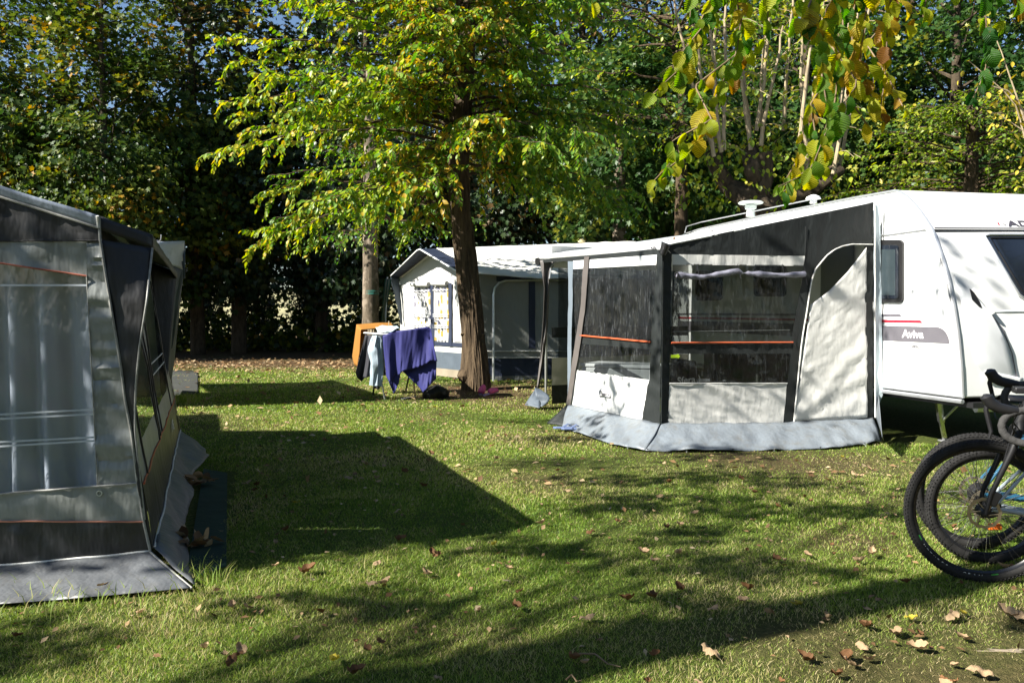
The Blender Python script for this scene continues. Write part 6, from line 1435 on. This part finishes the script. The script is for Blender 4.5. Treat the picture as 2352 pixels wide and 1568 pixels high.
def drop(i, p, s, rz, tx=0, ty=0):
    o = protos[i] if i not in usedp else protos[i].copy()
    if i in usedp: COL.objects.link(o)
    usedp.add(i); o.location = p; o.scale = (s, s, s); o.rotation_euler = (tx, ty, rz); return o
random.seed(44)
spots = [(2060, 1455, 0, .20), (2110, 1490, 4, .17), (2095, 1421, 5, .13), (1990, 1440, 2, .16), (1945, 1515, 2, .17), (2190, 1420, 1, .17), (2210, 1465, 0, .17), (2310, 1410, 4, .2), (1975, 1290, 4, .16), (1560, 1272, 4, .14), (1505, 1287, 0, .12), (1855, 1275, 0, .14), (2005, 1272, 4, .15),
         (1440, 1378, 2, .16), (1500, 1372, 2, .17), (1560, 1352, 2, .15), (1350, 1422, 1, .17), (1640, 1400, 1, .14), (1710, 1378, 0, .13), (1830, 1388, 5, .13), (2345, 1420, 1, .2), (1320, 1515, 2, .14), (1630, 1500, 1, .2), (1980, 1487, 1, .14), (2250, 1550, 1, .2), (1850, 1515, 2, .16), (710, 1312, 2, .2), (855, 1345, 1, .17), (885, 1340, 4, .14), (632, 1300, 0, .13), (470, 1490, 4, .12), (515, 1503, 0, .1), (820, 1545, 2, .15), (738, 1408, 2, .12), (1135, 1250, 5, .12), (1078, 1262, 1, .12), (1185, 1395, 2, .14), (680, 1155, 5, .13), (800, 1100, 1, .16), (590, 1115, 2, .17), (930, 1085, 2, .17), (1860, 1090, 4, .16), (1725, 1123, 0, .14), (1560, 1205, 0, .16), (1530, 1212, 2, .14), (1280, 1082, 2, .13), (520, 985, 1, .16), (1490, 1150, 0, .12), (920, 1240, 2, .15), (380, 1235, 2, .12), (400, 1285, 2, .15), (385, 1180, 4, .13), (395, 1130, 2, .14), (400, 1290, 2, .13), (1000, 935, 5, .16), (1160, 790+90, 0, .1), (440, 915, 4, .14), (475, 912, 0, .14)]
for px, py, k_, s in spots:
    p_ = G(px, py, .02); drop(k_, p_, s*.46, random.uniform(0, 6.28), random.uniform(-.3, .3), random.uniform(-.3, .3))
cnt = 0
while cnt < 150:
    y = 2.7+8.5*random.random()**1.15; x = random.uniform(-.6*y-.2, .64*y)
    if (x < -1.35-.37*(y-4) and y > 3.8) or (y > 7.3 and x > 1.3-.5*(y-7.3)): continue
    if random.random() > .45+.5*(x > y*.15): continue
    drop(random.choice([0, 1, 2, 3, 4, 0, 2, 4, 5] if random.random() < .3 else [0, 1, 2, 3, 4, 2]), (x, y, .022), random.uniform(.03, .072), random.uniform(0, 6.28), random.uniform(-.5, .5), random.uniform(-.5, .5)); cnt += 1
n = 9000; y = np.concatenate([RN.uniform(3, 16, 2600), RN.normal(19.6, 1.4, n-2600)]); x = RN.uniform(-1, 1, n)*(.66*y+.5)
keep = ~(((x < -1.3-.37*(y-4)) & (y > 3.8) & (y < 9)) | ((y > 7.5) & (x > 1.2-.5*(y-7.5)) & (y < 13)))
P = np.stack([x, y, np.full(n, .02)], 1)[keep]; n = len(P)
sz = np.where(P[:, 1] < 6, .035, np.where(P[:, 1] < 10, .06, .10))*RN.uniform(.6, 1.3, n)
ax = rndvec(n)*np.array([1, 1, .3]); tag(leaves('leaf_litter', P, ax, rndvec(n)*.5+np.array([0, 0, 1]), sz, T_SIMPLE, M['leaf_dry'], None), 'scattered dry leaf litter over the lawn and under the rear trees', 'leaf litter', kind='stuff')
# leaves on the roofs and mudflaps
def heap(name, c, r, n, label, mat='leaf_dry', size=.05):
    P = np.array(c)+RN.normal(0, 1, (n, 3))*np.array([r, r, r*.3]); P[:, 2] = np.abs(P[:, 2]-c[2])+c[2]
    tag(leaves(name, P, rndvec(n)*np.array([1, 1, .5]), rndvec(n)+np.array([0, 0, .8]), size, T_ELM, M[mat], None), label, 'leaves')
heap('leaf_clump', V(1637, 540, 8.9), .045, 40, 'clump of orange dead leaves on the sloping awning roof', size=.045)
heap('leaf_clump', V(1556, 555, 8.4), .03, 24, 'small clump of dead leaves above the front rail label', size=.04)
heap('leaf_clump', G(1240, 928, .05), .07, 30, 'dead leaves caught in the tail of the tied awning flap', size=.07)
heap('leaf_clump', G(440, 1250, .03), .05, 22, 'withered leaves on the near mudflap beside the green mat', size=.09)
heap('leaf_clump', G(445, 1105, .05), .07, 22, 'withered leaves on the long mudflap of the near awning', size=.10)
# stones and twigs in the near right corner
def stone(px, py, s, label):
    m_ = MB(); c = G(px, py, -.01); m_.lathe(c, [(0, 0), (.5, 0), (.46, .12), (.3, .2), (0, .22)], 18)
    for i, v in enumerate(m_.v):
        q = v-c; v.xyz = c+Vector((q.x*s[0], q.y*s[1], q.z*s[2]))*(1+.25*noise.noise(q*5))
    tag(m_.build('flat_stone', M['stone']), label, 'stone')
stone(2310, 1502, (.36, .07, .07), 'pale half buried stone slab in the bare corner at the lower right')
random.seed(3)
for a_, b_, lb_ in [((1330, 1500), (1425, 1530), 'thin fallen twig across the lawn near the bottom'), ((1300, 1560), (1335, 1562), 'short twig beside the longer one at the bottom edge')]:
    A_, B_ = G(*a_, .02), G(*b_, .02); tag(MB().tube([A_, A_.lerp(B_, .4)+Vector((0, .02, .01)), A_.lerp(B_, .7)+Vector((0, -.01, .0)), B_], [.004, .0035, .003, .002], 6).build('fallen_twig', M['twig']), lb_, 'twig')
# grass tuft by the near mudflap and by the groundsheet
def tuft(c, n, h, r, label):
    c = np.array(c); o = np.zeros((n, 5, 3)); b = c+np.stack([RN.normal(0, r, n), RN.normal(0, r*.6, n), np.zeros(n)], 1); H = h*RN.uniform(.4, 1.1, n); la = RN.uniform(0, 6.28, n)
    l3 = np.stack([np.cos(la)*H*.6, np.sin(la)*H*.6, H], 1); w3 = np.stack([np.full(n, .0016), np.zeros(n), np.zeros(n)], 1)*(1+c[1]*.15)
    mid = b+l3*np.array([.35, .35, .6]); o[:, 0] = b-w3; o[:, 1] = b+w3; o[:, 2] = mid+w3*.8; o[:, 3] = mid-w3*.8; o[:, 4] = b+l3
    tag(np_mesh('grass_tuft', o.reshape(-1, 3), [(0, 1, 2, 3), (3, 2, 4)], n, 5, RN.uniform(.4, .95, n), None, M['grass']), label, 'grass tuft')
tuft(G(470, 1335), 60, .10, .06, 'long grass tuft at the corner of the near mudflap'); tuft(G(415, 925), 260, .16, .12, 'bright grass tuft beside the grey groundsheet')
tuft(G(200, 1385), 150, .10, .25, 'sparse long stalks along the foot of the near mudflap')
for o in bpy.data.objects:
    if o.get('label', '').startswith('sparse long stalks'): o['kind'] = 'stuff'
# drop unused helper data
for o in list(bpy.data.objects):
    if '_local' in o: del o['_local']
